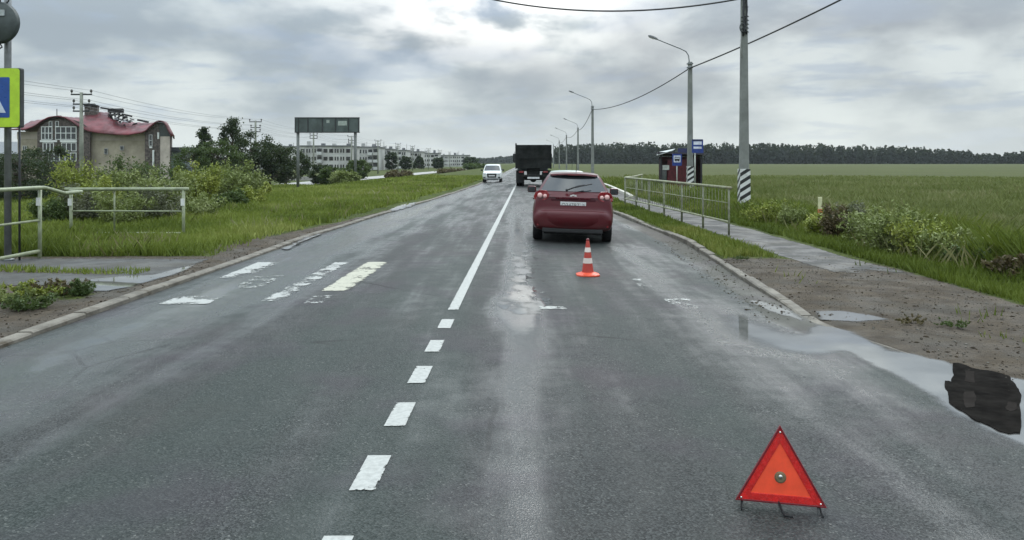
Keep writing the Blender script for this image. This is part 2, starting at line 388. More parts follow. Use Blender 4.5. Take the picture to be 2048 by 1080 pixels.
# right footway: between the grass strip and the weeds
ys = np.array([y for y in YS if 11 <= y <= 75]); tt = np.linspace(0, 1, 24); Yg = np.repeat(ys[:, None], 24, 1)
lo = np.interp(ys, [11, 14.5, 31, 40, 75], [5.0, 4.85, 4.75, 4.6, 5.2])+.12*(fbm(ys*.6, ys*0+2)-.5); hi = np.interp(ys, [11, 31, 45, 75], [6.12, 6.1, 6.2, 6.9])+.16*(fbm(ys*.8, ys*0+8)-.5)
Xg = lo[:, None]*(1-tt)+hi[:, None]*tt
edge = np.minimum(tt, 1-tt)[None, :]*1.2
mf = np.maximum(sstep(13.3, 11.6, Yg+1.2*(fbm(Xg*2, Yg)-.5)), .7*sstep(.18, 0, edge))
gridmesh('right_footway', Xg, Yg, gz(Xg, Yg)+.005, M_foot, {'mud': mf})
# left footway: crosses the verge towards the crossing
xs = -np.concatenate([np.arange(5.15, 9, .08), np.arange(9, 30, .4)]); tt = np.linspace(0, 1, 30)
ya = 10.75+.35*(fbm(xs*1.3, xs*0)-.5)-.02*(xs+5); yb = 14.15+.25*(fbm(xs*1.1, xs*0+4)-.5)-.01*(xs+5)
Yg = ya[:, None]*(1-tt)+yb[:, None]*tt; Xg = np.repeat(xs[:, None], 30, 1)
edge = np.minimum(tt, 1-tt)[None, :]
mf = np.maximum(.16+.6*sstep(.12, 0, edge+0*Xg), .9*sstep(5.45, 5.15, -Xg)); mf = np.maximum(mf, .8*gauss(Yg-12.2+.12*(Xg+6), .22)*sstep(5.6, 6.2, -Xg))
gridmesh('left_footway', Xg, Yg, gz(Xg, Yg)+.005, M_foot, {'mud': mf})
# far side kerb of the bus bay
mb = MB(); pts = [(6.75, 60), (6.45, 52), (6.1, 46), (5.85, 41), (5.55, 37)]
for a, b_ in zip(pts[:-1], pts[1:]):
    n_ = 8
    for k in range(n_):
        u = k/n_; v = (k+.96)/n_; p0 = Vector((a[0]+(b_[0]-a[0])*u, a[1]+(b_[1]-a[1])*u, 0)); p1 = Vector((a[0]+(b_[0]-a[0])*v, a[1]+(b_[1]-a[1])*v, 0)); c = (p0+p1)/2
        mb.box((c.x, c.y, float(gz(c.x, c.y))+.05), (.18, (p1-p0).length, .2), rz=-math.atan2(p1.x-p0.x, p1.y-p0.y))
mb.build('bay_kerb', mat('pale_kerb', (.52, .50, .44), .7, var=.15, vs=3, dirt=((.2, .18, .13), 3, .6)), kind='structure')
# side road on the left
ys = geoY(70, 420, .02, 1); xo = np.interp(ys, [70, 105, 160, 227, 420], [-27.6, -26.2, -23.2, -20.5, -17]); Yg = np.repeat(ys[:, None], 6, 1); Xg = xo[:, None]+np.linspace(-2.6, 2.6, 6)[None, :]
M_side = mat('side_road', (.30, .29, .27), .55, vs=.4)
gridmesh('side_road', Xg, Yg, gz(Xg, Yg)+.03, M_side)
# ------------------------------------------------------------------ puddles
def puddle(name, poly, cell=.03, soft=.30, amp=.16, dz=.0012, fx=2.5, fy=2.5):
    w = np.array([P(x, y)[:2] for x, y in poly]); x0, y0 = w.min(0)-.25; x1, y1 = w.max(0)+.25
    xs = np.arange(x0, x1, cell); ys = np.arange(y0, y1, cell*1.3); Xg, Yg = np.meshgrid(xs, ys)
    ins = np.zeros(Xg.shape, bool); dist = np.full(Xg.shape, 9.)
    for i in range(len(w)):
        ax, ay = w[i]; bx, by = w[(i+1) % len(w)]
        hit = ((ay > Yg) != (by > Yg)) & (Xg < (bx-ax)*(Yg-ay)/((by-ay) or 1e-9)+ax); ins ^= hit
        ex, ey = bx-ax, by-ay; tq = np.clip(((Xg-ax)*ex+(Yg-ay)*ey)/(ex*ex+ey*ey), 0, 1); dist = np.minimum(dist, np.hypot(Xg-ax-tq*ex, Yg-ay-tq*ey))
    d = np.where(ins, dist, -dist)+amp*(fbm(Xg*fx+x0, Yg*fy, 5)-.5)
    d = np.clip(d/(soft(Xg, Yg) if callable(soft) else soft), -1, 1)
    ny, nx = Xg.shape; V = np.stack([Xg, Yg, gz(Xg, Yg)+dz], -1).reshape(-1, 3)
    i = np.arange((ny-1)*nx).reshape(ny-1, nx)[:, :-1].ravel(); F = np.stack([i, i+1, i+1+nx, i+nx], -1)
    dd = d.ravel(); F = F[(dd[F] > -.3).any(1)]; us, inv = np.unique(F, return_inverse=True)
    return nmesh(name, V[us], inv.reshape(F.shape), M_water, {'depth': dd[us]}, smooth=True, kind='structure')
puddle('puddle', [(1425, 628), (1470, 622), (1530, 640), (1600, 665), (1632, 648), (1700, 662), (1790, 700), (1890, 722), (1930, 738), (2060, 758), (2400, 830), (2500, 960), (2300, 1010), (2100, 930), (2010, 880), (1900, 822), (1820, 775), (1740, 735), (1690, 705), (1640, 716), (1560, 712), (1490, 690), (1440, 668)], .028, lambda X, Y: .22+.55*sstep(3.2, 2.5, X), .22)
puddle('puddle', [(1632, 640), (1625, 622), (1680, 621), (1740, 630), (1790, 640), (1720, 645), (1660, 643)], .025, .2, .10, .005)
puddle('puddle', [(1495, 598), (1530, 604), (1590, 622), (1620, 640), (1600, 644), (1540, 622), (1505, 608)], .025, .15, .18)
puddle('puddle', [(140, 572), (170, 560), (240, 553), (300, 550), (390, 530), (372, 542), (330, 556), (270, 574), (215, 584), (170, 582)], .035, .22, .16, .010)
puddle('puddle', [(1008, 640), (1000, 602), (1018, 560), (1027, 520), (1034, 484), (1056, 484), (1058, 540), (1066, 575), (1092, 600), (1060, 636)], .018, .55, .9, .0012, 5.5, 3.2)
puddle('puddle', [(560, 498), (600, 478), (640, 466), (655, 466), (610, 485), (575, 502)], .05, .2, .2, .02)
puddle('puddle', [(770, 424), (800, 410), (835, 404), (830, 412), (790, 424)], .08, .2, .2, .02)
# ------------------------------------------------------------------ painted markings
def sheet(name, x0, x1, y0, y1, mt, wear=0, cell=.05, follow=True, skew=0, edge=.03, dz=.005):
    ys = np.arange(y0, y1+1e-6, max(cell, (y1-y0)/400)); ys[-1] = y1; xs = np.linspace(x0, x1, max(3, int((x1-x0)/cell)+1)); Xg, Yg = np.meshgrid(xs, ys)
    e = np.minimum(np.minimum(Xg-x0, x1-Xg)/edge, np.minimum(Yg-y0, y1-Yg)/edge); wr = wear(Xg, Yg) if callable(wear) else wear+0*Xg
    wr = wr+.25*np.clip(1-e, 0, 1)
    Xw = Xg+(cen(Yg) if follow else 0)+skew*(Yg-y0)
    return Xw, Yg, roadz(Xw, Yg)+dz, wr
Vs, Fs, Ws, off = [], [], [], 0
def acc(tup):
    global off
    X, Y, Z, W = tup; ny, nx = X.shape; Vs.append(np.stack([X, Y, Z], -1).reshape(-1, 3)); Ws.append(W.ravel())
    i = np.arange((ny-1)*nx).reshape(ny-1, nx)[:, :-1].ravel(); Fs.append(np.stack([i, i+1, i+1+nx, i+nx], -1)+off); off += ny*nx
def flush(name, mt):
    global Vs, Fs, Ws, off
    o = nmesh(name, np.concatenate(Vs), np.concatenate(Fs), mt, {'wear': np.concatenate(Ws)}, kind='structure'); Vs, Fs, Ws, off = [], [], [], 0; return o
for k in range(-1, 6):
    y0 = 3.62 - .5 + (k-.0)*1.0 - .0
for k, (ya_, yb_) in enumerate([(982, 912), (853, 806), (767, 733), (704, 681), (657, 639)]):
    Y0 = 2720/(ya_-324); Y1 = 2720/(yb_-324); acc(sheet('d', -.068, .068, Y0, Y1, None, -.02, .02, edge=.01))
for Y1 in (3.63, 2.62, 1.62): acc(sheet('d', -.068, .068, Y1-.5, Y1, None, -.02, .02, edge=.01))
flush('road_marking_dashes', M_paint)
acc(sheet('l', -.06, .06, 9.19, 53, None, lambda X, Y: -.10+.12*sstep(20, 50, Y), .03, edge=.01)); 
acc(sheet('l', -.07, .07, 53, 400, None, .1, .5, edge=.01))
flush('road_marking_centre_line', M_paint)
acc(sheet('s', -4.42, -4.0, 12.0, 13.9, None, lambda X, Y: .10+.25*sstep(12.7, 12.0, Y)+.3*gauss(X+4.05, .12), .03, False, .0))
acc(sheet('s', -4.35, -3.7, 9.75, 11.4, None, lambda X, Y: .40+.40*sstep(10.15, 10.7, Y)*sstep(11.6, 11.2, Y)-.25*gauss(Y-9.95, .18), .03, False))
acc(sheet('s', -3.9, -3.45, 11.0, 12.2, None, .42, .03, False))
acc(sheet('s', -3.14, -2.86, 9.9, 13.8, None, lambda X, Y: .22+.5*(fbm(X*6, Y*3.3, 3)-.4)+.1*gauss(X+2.88, .06), .025, False, .02))
acc(sheet('s', -2.56, -2.3, 9.7, 10.3, None, .38, .02, False))
acc(sheet('s', .30, .64, 9.28, 9.48, None, .22, .02, False)); acc(sheet('s', .0, .5, 9.6, 10.6, None, .58, .02, False))
acc(sheet('s', -.15, .1, 8.55, 8.75, None, .42, .02, False)); acc(sheet('s', 1.9, 2.25, 9.4, 10.2, None, .42, .02, False)); acc(sheet('s', 1.75, 2.0, 10.8, 12, None, .48, .02, False))
flush('crossing_stripes_worn', M_paint)
acc(sheet('s', -2.56, -2.16, 10.65, 13.75, None, lambda X, Y: .13+.22*gauss(X+2.16, .09), .025, False, .02, edge=.04))
flush('crossing_stripe_cream', M_yell)
# dull patch repairs in the right lane
# ================================================================== common materials
M_galv = mat('galvanised_pipe', (.36, .38, .34), .45, .35, var=.15, dirt=((.20, .17, .12), 5, .5))
M_railL = mat('pale_green_rail', (.245, .275, .17), .45, .0, var=.15, dirt=((.18, .2, .14), 4, .6))
M_conc = mat('pole_concrete', (.205, .215, .20), .85, spec=.25, var=.12, vs=2, bump=.35, bs=14, dirt=((.17, .17, .155), 1.5, .6))
M_concL = mat('weathered_pole', (.23, .24, .20), .85, spec=.2, var=.15, vs=2, dirt=((.14, .14, .12), 1.5, .6))
M_steel = mat('grey_steel', (.22, .23, .235), .45, .6)
M_dkst = mat('dark_steel', (.035, .037, .04), .5, .3)
M_black = mat('black_rubber', (.012, .012, .013), .75, spec=.3)
M_white = mat('white_paint', (.66, .67, .65), .45, var=.06, dirt=((.38, .37, .33), 4, .4))
M_blackp = mat('black_paint', (.02, .02, .021), .5, var=.2)
M_wire = mat('wire_black', (.03, .03, .032), .5)
M_porc = mat('insulator_glass', (.06, .055, .05), .25)
def post_at(x, y, z=0): X, Y, Z = P(x, y); return X, Y, Z
# ================================================================== left railings
def tilt_rail(mb, a, b, r): mb.tube([a, b], r, 10)
t = thing('pedestrian_railing', 'pale green pipe railing running along the road beside the crossing sign pole', 'railing', (0, 0, 0))
A = Vector((-8.35, 14.15, 0)); ys = [14.15, 12.1, 10.05, 8.0]
for y in ys[:]:
    z0 = float(gz(-8.35, y)); MB().tube([(-8.35, y, z0-.25), (-8.35, y, 1.21)], .032, 10).build('post', M_railL, t, True)
MB().tube([(-8.35, 8, 1.235), (-8.35, 14.1, 1.245), (-8.36, 14.3, 1.24), (-8.72, 15.6, 1.09), (-9.15, 17.0, 1.07), (-9.9, 17.92, 1.05)], .036, 10).build('top_rail', M_railL, t, True)
MB().tube([(-8.35, 8, .66), (-8.35, 14.12, .67)], .02, 10).build('middle_rail', M_railL, t, True)
MB().tube([(-8.35, 8, .12), (-8.35, 14.12, .125)], .032, 10).build('lower_rail', M_railL, t, True)
MB().b(-8.385, -8.315, 14.09, 14.108, .93, 1.07).build('reflector_plate', M_white, t)
t = thing('pedestrian_railing', 'pale green three rail pipe railing standing square to the road in front of the shrubs', 'railing', (0, 0, 0))
def B(x): return (x-1024)/1600*18
for x in (142, 367):
    X = B(x); z0 = float(gz(X, 18)); MB().tube([(X, 18, z0-.3), (X, 18, 1.07)], .034, 10).build('post', M_railL, t, True)
    MB().b(X-.04, X+.04, 17.94, 17.955, .72, .88).build('reflector_plate', M_white, t)
MB().tube([(B(228), 18.02, .1), (B(228), 18.02, 1.07)], .018, 8).build('thin_post', M_railL, t, True)
MB().tube([(B(130), 18, 1.085), (B(377), 18, 1.09)], .040, 10).build('top_rail', M_railL, t, True)
MB().tube([(B(142), 18, .60), (B(367), 18, .59)], .018, 8).build('middle_rail', M_railL, t, True)
MB().tube([(B(147), 18, .095), (B(362), 18, .09)], .032, 10).build('lower_rail', M_railL, t, True)
# ================================================================== right railing
t = thing('pedestrian_railing', 'greenish pipe railing with thin upright bars between kerb and right footway', 'railing', (0, 0, 0))
M_railR = mat('old_green_rail', (.155, .165, .105), .6, var=.25, dirt=((.10, .085, .05), 5, .6)); M_railT = mat('worn_top_rail', (.27, .28, .18), .5, var=.2, dirt=((.25, .22, .13), 4, .6))
def RF(Y): return 5.07+(4.38-5.07)*(Y-18.7)/(31-18.7)
ys = [18.7, 20.75, 22.8, 24.85, 26.9, 28.95, 31.0]
for k, y in enumerate(ys):
    X = RF(y); z0 = float(gz(X, y)); MB().tube([(X, y, z0-.3), (X, y, 1.08)], .030 if k else .024, 10).build('post', M_railR, t, True)
MB().tube([(RF(18.55), 18.55, 1.10), (RF(31), 31, 1.10), (5.1, 33.5, 1.09), (6.75, 41.5, 1.05)], .034, 10).build('top_rail', M_railT, t, True)
MB().tube([(RF(18.7), 18.72, .30), (RF(31), 31, .28), (5.1, 33.5, .28)], .026, 10).build('lower_rail', M_railT, t, True)
MB().tube([(RF(18.7), 18.72, .74), (RF(31), 31, .72)], .010, 8).build('middle_rail', M_railT, t, True)
for i in range(len(ys)-1):
    for k in range(1, 8):
        y = ys[i]+(ys[i+1]-ys[i])*k/8; X = RF(y); MB().tube([(X, y, .29), (X, y, 1.08)], .008, 6).build('upright_bar', M_railR, t, True)
for y in (36, 41.2):
    X = 5.1+(6.75-5.1)*(y-33.5)/8; MB().tube([(X, y, -.2), (X, y, 1.07)], .028, 8).build('post', M_railR, t, True)
# ================================================================== roadside lamp posts (right)
def stripes(mb_w, mb_k, z0, z1, w0, w1, d, n=7):
    pass
def striped_sleeve(root, z0, z1, wb, wt, d):
    """hazard bands: parallelogram plates wrapped round the foot of the pole"""
    H = z1-z0; f = lambda z: (wb+(wt-wb)*(z-z0)/H)/2+.006
    sl = MB(); hb, ht = f(z0), f(z1)
    sl.add([(-hb, -d, z0), (hb, -d, z0), (hb, d, z0), (-hb, d, z0), (-ht, -d, z1), (ht, -d, z1), (ht, d, z1), (-ht, d, z1)], [(3, 2, 1, 0), (4, 5, 6, 7), (0, 1, 5, 4), (1, 2, 6, 5), (2, 3, 7, 6), (3, 0, 4, 7)])
    o = sl.build('hazard_sleeve', M_white, root)
    bk = MB(); n = 5; pitch = H/n; sk = .22
    for side in ('f', 'l', 'r', 'b'):
        for k in range(-1, n+1):
            a = z0+k*pitch; poly = [(-1, a), (1, a+sk), (1, a+sk+pitch*.48), (-1, a+pitch*.48)]
            # clip to the sleeve
            def clip(pl, zc, keep_above):
                out = []
                for i in range(len(pl)):
                    p, q = pl[i], pl[(i+1) % len(pl)]; ip = (p[1] >= zc) == keep_above; iq = (q[1] >= zc) == keep_above
                    if ip: out.append(p)
                    if ip != iq: u = (zc-p[1])/(q[1]-p[1]); out.append((p[0]+(q[0]-p[0])*u, zc))
                return out
            pl = clip(clip(poly, z0+.001, True), z1-.001, False) if True else poly
            if len(pl) < 3: continue
            vs = []
            for u, z in pl:
                h = f(z)+.0; e = .003
                vs.append({'f': (u*h, -d-e, z), 'b': (-u*h, d+e, z), 'l': (-h-e, -u*d, z), 'r': (h+e, u*d, z)}[side])
            bk.add(vs, [tuple(range(len(vs)))])
    bk.build('black_band', M_blackp, o, fix=False)
def lamp_pole(label, X, Y, top, striped, w=.17, wb=.30, cat='street lamp'):
    r_ = thing('street_lamp', label, cat, (X, Y, float(gz(X, Y))), 0, 'street lamps along the right side of the road')
    H = top-float(gz(X, Y)); mb = MB(); h1, h0, d = w/2, wb/2, w*.5
    n = 8; vs = []; fs = []
    for k in range(n+1):
        u = k/n; h = h0+(h1-h0)*u; z = -.5+(H+.5)*u; c = h*.72
        vs += [(-c, -d, z), (c, -d, z), (h, -d*.6, z), (h, d*.6, z), (c, d, z), (-c, d, z), (-h, d*.6, z), (-h, -d*.6, z)]
    for k in range(n):
        for j in range(8): fs.append((k*8+j, k*8+(j+1) % 8, (k+1)*8+(j+1) % 8, (k+1)*8+j))
    fs += [tuple(range(8))[::-1], tuple(n*8+j for j in range(8))]
    mb.add(vs, fs).build('pole', M_conc, r_)
    if striped: striped_sleeve(r_, .10, 1.48, wb*1.05, wb*.97, d+.012)
    arm = [(-.04, 0, H-.35), (-.05, 0, H+.10), (-.09, 0, H+.36), (-.22, 0, H+.56), (-.5, 0, H+.70), (-1.2, 0, H+.98), (-1.75, 0, H+1.20)]
    a = MB().tube(arm, .032, 8); a.b(-w/2-.05, w/2+.03, -d-.03, d+.03, H-.32, H-.26); a.b(-w/2-.05, w/2+.03, -d-.03, d+.03, H-.12, H-.06)
    ao = a.build('lamp_arm', M_steel, r_, True)
    ang = math.atan2(.22, .55); Mx = Matrix.Translation((-1.95, 0, H+1.28)) @ Matrix.Rotation(ang, 4, 'Y')
    lm = MB(); prof = [(-.26, -.02), (-.28, .02), (-.20, .065), (.05, .08), (.22, .055), (.26, .0), (.2, -.035)]
    vs = []; 
    lm.prism([(x, z) for x, z in prof], -.09, .09, Mx); lo = lm.build('lamp_head', M_steel, ao, False, bevel=.02)
    g = MB(); g.prism([(-.22, -.032), (-.20, -.06), (.05, -.065), (.12, -.037)], -.07, .07, Mx); g.build('lamp_glass', mat('lamp_lens', (.5, .5, .48), .2), ao, bevel=.012)
    clampm = MB().tube([(-.04, -d-.06, H-.38), (-.04, d+.02, H-.38)], .03, 8); clampm.tube([(-.10, -.02, H-.40), (.10, -.02, H-.40)], .035, 8)
    clampm.build('wire_clamp', M_dkst, r_)
    return r_
lamps = []
lamps.append(lamp_pole('street lamp on a concrete pole with a striped foot beside the bus shelter', 9.35, 42, 6.95, True, .21, .33))
lamps.append(lamp_pole('plain concrete street lamp rising behind the dark red hatchback', 7.45, 74, 6.9, False, .20, .30))
for (x, ytop, lab) in ((1156, 255, 'street lamp second beyond the red hatchback, before the pine wood'), (1133, 270, 'street lamp third beyond the red hatchback, before the pine wood'), (1118.5, 281, 'small distant street lamp fourth beyond the red hatchback'), (1107, 289, 'tiny distant street lamp close to the right side of the truck'), (1101.5, 296, 'faintest distant street lamp touching the right side of the truck')):
    Y = 5.2*1600/(324-ytop); X = (x-1024)/1600*Y; lamps.append(dup(lamps[1], (X, Y, float(gz(X, Y))), None, lab)); lamps[-1].rotation_euler = (0, 0, 0)
# tall pole without a lamp
def plain_pole(label, X, Y, H, striped, w0, w1, cable=True):
    r_ = thing('utility_pole', label, 'utility pole', (X, Y, float(gz(X, Y))))
    mb = MB(); n = 8; vs = []; fs = []
    for k in range(n+1):
        u = k/n; h = (w0+(w1-w0)*u)/2; d = h*.85; z = -.5+(H+.5)*u; c = h*.7
        vs += [(-c, -d, z), (c, -d, z), (h, -d*.6, z), (h, d*.6, z), (c, d, z), (-c, d, z), (-h, d*.6, z), (-h, -d*.6, z)]
    for k in range(n):
        for j in range(8): fs.append((k*8+j, k*8+(j+1) % 8, (k+1)*8+(j+1) % 8, (k+1)*8+j))
    fs += [tuple(range(8))[::-1], tuple(n*8+j for j in range(8))]; mb.add(vs, fs).build('pole', M_conc, r_)
    if striped: striped_sleeve(r_, .13, 1.48, w0*1.04, w0*.97, w0*.44)
    if cable:
        c = MB(); random.seed(4); xr = w1/2+.02
        c.tube([(-.05, -.14, 9.0), (-.06, -.15, 8), (-.03, -.15, 7.2), (-.07, -.16, 6.75), (-.04, -.16, 6.3), (-.07, -.15, 5.95)], .035, 7)
        c.tube([(.05, -.13, 9.0), (.02, -.15, 7.6), (.06, -.15, 6.8), (.0, -.16, 6.2), (.05, -.15, 6.0)], .03, 7)
        for i in range(5):
            z = 6.05+.13*i; c.tube([(-.12, -.10, z), (-.06, -.17, z+.02), (.07, -.16, z+.04), (.12, -.09, z+.03)], .02, 6)
        pts = [(-.10+.09*math.cos(a), -.18, 6.22+.14*math.sin(a)) for a in np.linspace(0, 2*math.pi, 15)]; c.tube(pts, .018, 6)
        for z in (6.9, 7.5, 8.2): c.b(-xr, xr, -.15, -.135, z, z+.03)
        c.build('cable_bundle', M_dkst, r_, True)
        MB().tube([(-.14, -.12, 6.1), (-.16, -.14, 5.6), (-.13, -.12, 5.25)], .02, 6).build('loose_cable_end', mat('pale_cable', (.4, .4, .38), .6), r_, True)
        m2 = MB().b(-.55, .55, -.05, .05, 8.55, 8.65)
        for x in (-.5, .5): m2.lathe([(.02, 8.6), (.02, 8.7), (.05, 8.72), (.055, 8.8), (.03, 8.85)], 8, (x, 0, 0))
        m2.build('crossarm', M_dkst, r_)
    return r_
near = plain_pole('tall concrete utility pole with striped foot, nearest on the right', 7.83, 27.0, 9.2, True, .34, .17)
off = plain_pole('plain concrete pole at the field edge beyond the right frame', 13.5, 20, 9.0, False, .32, .2, False)
def sag(a, b, s, n=24):
    a, b = Vector(a), Vector(b); return [a.lerp(b, k/n)-Vector((0, 0, s*4*(k/n)*(1-k/n))) for k in range(n+1)]
def wire(label, pts, r, mt=M_wire, grp=None): return tag(MB().tube(pts, r, 5).build('overhead_wire', mt, None, True), label, 'wire', grp)
p2 = (9.31, 41.9, 6.62)
wire('thick black wire running from the top right down to the lamp by the bus shelter', sag((13.5, 20, 8.55), p2, .25), .035)
pp = [p2]+[(l.location.x-.04, l.location.y, l.location.z+6.55) for l in lamps[1:]]
allp = []
for a, b in zip(pp[:-1], pp[1:]): allp += sag(a, b, .55)[(1 if allp else 0):]
wire('sagging black wire strung on from the bus shelter lamp past the far lamps', allp, .030)
wire('black wire sagging across the top of the sky to the tall nearest pole', sag((7.83-.1, 26.9, 7.20), (-5.0, 32, 9.5), .98, 40)+[], .03)
# pole on the left that carries the far end of that wire
# ================================================================== crossing sign, left
M_lime = mat('lime_sheeting', (.42, .62, .03), .45, var=.06); M_blue = mat('sign_blue', (.012, .065, .27), .35, var=.08); M_signw = mat('sign_white', (.52, .58, .66), .35, var=.06); M_back = mat('sign_back', (.045, .05, .05), .55, .3)
def man_on(mb, cx, cz, s, y):
    """walking figure polygons"""
    e = 12; mb.prism([(cx+.02*s+.055*s*math.cos(2*math.pi*k/e), cz+.30*s+.055*s*math.sin(2*math.pi*k/e)) for k in range(e)], y, y+.004)
    for pl in ([(-.03, .23), (.06, .23), (.05, .02), (-.04, .02)], [(-.04, .05), (.0, .05), (-.06, -.12), (-.17, -.27), (-.21, -.24), (-.11, -.10)], [(.0, .05), (.05, .04), (.09, -.09), (.17, -.22), (.13, -.25), (.04, -.10)], [(.04, .22), (.06, .18), (.17, .07), (.14, .04), (.03, .14)], [(-.02, .22), (-.03, .17), (-.13, .03), (-.16, .06), (-.06, .20)]):
        mb.prism([(cx+a*s, cz+b*s) for a, b in pl], y, y+.004)
sx, sy = -8.80, 13.5
t = thing('crossing_sign', 'lime bordered blue pedestrian crossing sign box on the left edge', 'road sign', (sx, sy, 0))
MB().b(-.50, .50, 0, .13, 2.28, 3.29).build('housing', M_back, t, bevel=.03)
def rrect(x0, x1, z0, z1, r, n=5):
    o = []
    for cx, cz, a in ((x1-r, z1-r, 0), (x0+r, z1-r, 90), (x0+r, z0+r, 180), (x1-r, z0+r, 270)):
        for k in range(n+1): an = R(a+90*k/n); o.append((cx+r*math.cos(an), cz+r*math.sin(an)))
    return o
MB().prism(rrect(-.49, .49, 2.29, 3.28, .05), -.012, .002).build('border', M_lime, t)
fc = MB().prism(rrect(-.33, .33, 2.45, 3.13, .02), -.018, -.011).build('blue_panel', M_blue, t)
MB().prism([(-.27, 2.53), (.27, 2.53), (0, 3.05)], -.022, -.017).build('triangle', M_signw, fc)
mb = MB(); man_on(mb, 0, 2.70, .62, -.026)
mb.prism([(-.19, 2.535), (-.15, 2.535), (-.14, 2.56), (-.18, 2.56)], -.025, -.021); mb.prism([(.13, 2.535), (.18, 2.535), (.165, 2.56), (.12, 2.56)], -.025, -.021)
mb.build('walking_figure', M_blackp, fc)
mb = MB()
for z in (2.5, 3.05): MB().b(-.3, .3, .125, .16, z, z+.05).build('mounting_rail', M_steel, t)
t = thing('sign_pole', 'grey steel pole carrying the crossing sign at the left edge', 'pole', (-8.665, 13.75, 0))
MB().tube([(0, 0, -.4), (0, 0, 7.5)], .055, 12).build('pole', M_steel, t, True)
MB().lathe([(.09, -.05), (.10, .03), (.06, .06)], 12).build('foot_collar', M_steel, t)
MB().tube([(.17, .05, -.2), (.17, .05, 3.0)], .018, 8).build('cable_conduit', M_dkst, t, True)
t = thing('warning_lamp', 'dark round lamp housing seen from behind, clamped above the crossing sign', 'signal lamp', (-8.70, 13.55, 4.06))
MB().lathe([(.0, -.10), (.29, -.09), (.345, -.05), (.36, .02), (.33, .06), (.12, .085), (.0, .09)], 28, axis='Y', cap=False).build('housing', mat('lamp_housing', (.055, .068, .066), .55, .1), t, 'auto')
mb = MB(); mb.tube([(.03, -.02, .30), (.06, -.06, .42), (.0, -.08, .50), (-.06, .04, .48)], .022, 7); mb.tube([(.08, .05, .30), (.16, .03, .38), (.10, .0, .52)], .012, 6); mb.b(-.12, .16, -.10, .0, .40, .5); mb.build('upper_bracket', M_dkst, t); mb = MB()
mb.tube([(.03, -.02, -.34), (.09, -.04, -.42), (.0, -.02, -.46), (-.05, .05, -.42)], .014, 6); mb.build('lower_bracket', M_dkst, t)
MB().b(.08, .17, -.115, -.092, .10, .20).build('rating_plate', mat('plate_grey', (.35, .38, .38), .5), t)
# dark reflection in the puddle, built as a flat black shape on the water
def rough(px, amp, it=2):
    rr = random.Random(len(px))
    for _ in range(it):
        o = []
        for (a, b_), (c, d) in zip(px, px[1:]+px[:1]): o += [(a, b_), ((a+c)/2+rr.uniform(-amp, amp), (b_+d)/2+rr.uniform(-amp, amp)*.5)]
        px = o; amp *= .6
    return px
def drape(name, px, mt, parent, dz, th):
    px = rough(px, 2.2)
    w = [P(x, y) for x, y in px]; n = len(w); vs = [(a, b_, c+dz) for a, b_, c in w]+[(a, b_, c+dz+th) for a, b_, c in w]
    return MB().add(vs, [tuple(range(n))[::-1], tuple(range(n, 2*n))]+[(i, (i+1) % n, (i+1) % n+n, i+n) for i in range(n)]).build(name, mt, parent)
t = thing('reflection_shape', 'dark reflection built as a flat black shape in the puddle at the right edge', 'painted reflection', (0, 0, 0))
M_refl = mat('painted_reflection_dark', (.009, .008, .007), .85, spec=.02, var=.3, vs=5)
sh_ = drape('reflection_dark', [(1906, 727), (1926, 730), (1962, 741), (1990, 745), (2018, 753), (2022, 762), (2034, 776), (2043, 792), (2039, 812), (2042, 838), (2040, 868), (2018, 869), (1998, 864), (1972, 850), (1950, 842), (1925, 824), (1900, 808), (1897, 792), (1891, 778), (1890, 763), (1903, 765), (1908, 750)], M_refl, t, .004, .004)
M_spot = mat('painted_reflection_spot', (.026, .023, .021), .95, spec=.0)  # paler spots inside the painted reflection
for q in ([(1930, 744), (1949, 746), (1950, 768), (1929, 765)], [(1929, 786), (1948, 784), (1953, 800), (1949, 816), (1932, 818), (1926, 800)], [(2016, 806), (2032, 808), (2034, 820), (2020, 826), (2010, 818)]): drape('reflection_spot', q, M_spot, t, .009, .001)
# ================================================================== warning triangle
X0, Y0_, Z0_ = P(1561, 1018)
t = thing('warning_triangle', 'red reflective warning triangle with orange centre standing on the wet road', 'warning triangle', (X0, Y0_, Z0_), R(-13), rx=R(-4)); t.scale = (.93, .93, .95)
def tri(s, cz): h = s*math.sqrt(3)/2; return [(-s/2, cz-h/3), (s/2, cz-h/3), (0, cz+2*h/3)]
def ringprism(mb, so, si, cz, y0, y1, r=0):
    o = tri(so, cz); i = tri(si, cz); vs = []
    for y in (y0, y1): vs += [(x, y, z) for x, z in o]+[(x, y, z) for x, z in i]
    fs = []
    for k in range(3):
        j = (k+1) % 3; fs += [(k, j, 3+j, 3+k), (6+k, 9+k, 9+j, 6+j), (k, 6+k, 6+j, j), (3+k, 3+j, 9+j, 9+k)]
    mb.add(vs, fs); return mb
cz = .035+.435*math.sqrt(3)/6
M_red = mat('reflector_red', (.60, .014, .012), .22, var=.12, vs=30, bump=.25, bs=160, coat=.5); M_dred = mat('frame_dark_red', (.16, .008, .014), .35, coat=.3); M_org = mat('fluorescent_orange', (.90, .085, .032), .5, var=.05, vs=14)
ringprism(MB(), .445, .305, cz, -.006, .008).build('frame', M_red, t, bevel=.002)
ringprism(MB(), .462, .428, cz, -.010, .011).build('rim', M_dred, t, bevel=.003)
ringprism(MB(), .312, .040, cz, -.002, .006).build('orange_panel', M_org, t)
h = MB(); e = 24; h.lathe([(.022, -.013), (.026, -.004), (.030, -.003), (.030, .003)], 24, (0, 0, cz+.0), 'Y'); ho = h.build('hub', mat('hub_grey', (.20, .17, .10), .4, .3), t, 'auto')
MB().lathe([(.001, -.018), (.010, -.017), (.012, -.013)], 14, (0, 0, cz+.006), 'Y').build('rivet', mat('rivet_silver', (.7, .7, .66), .2, .9), ho, True)
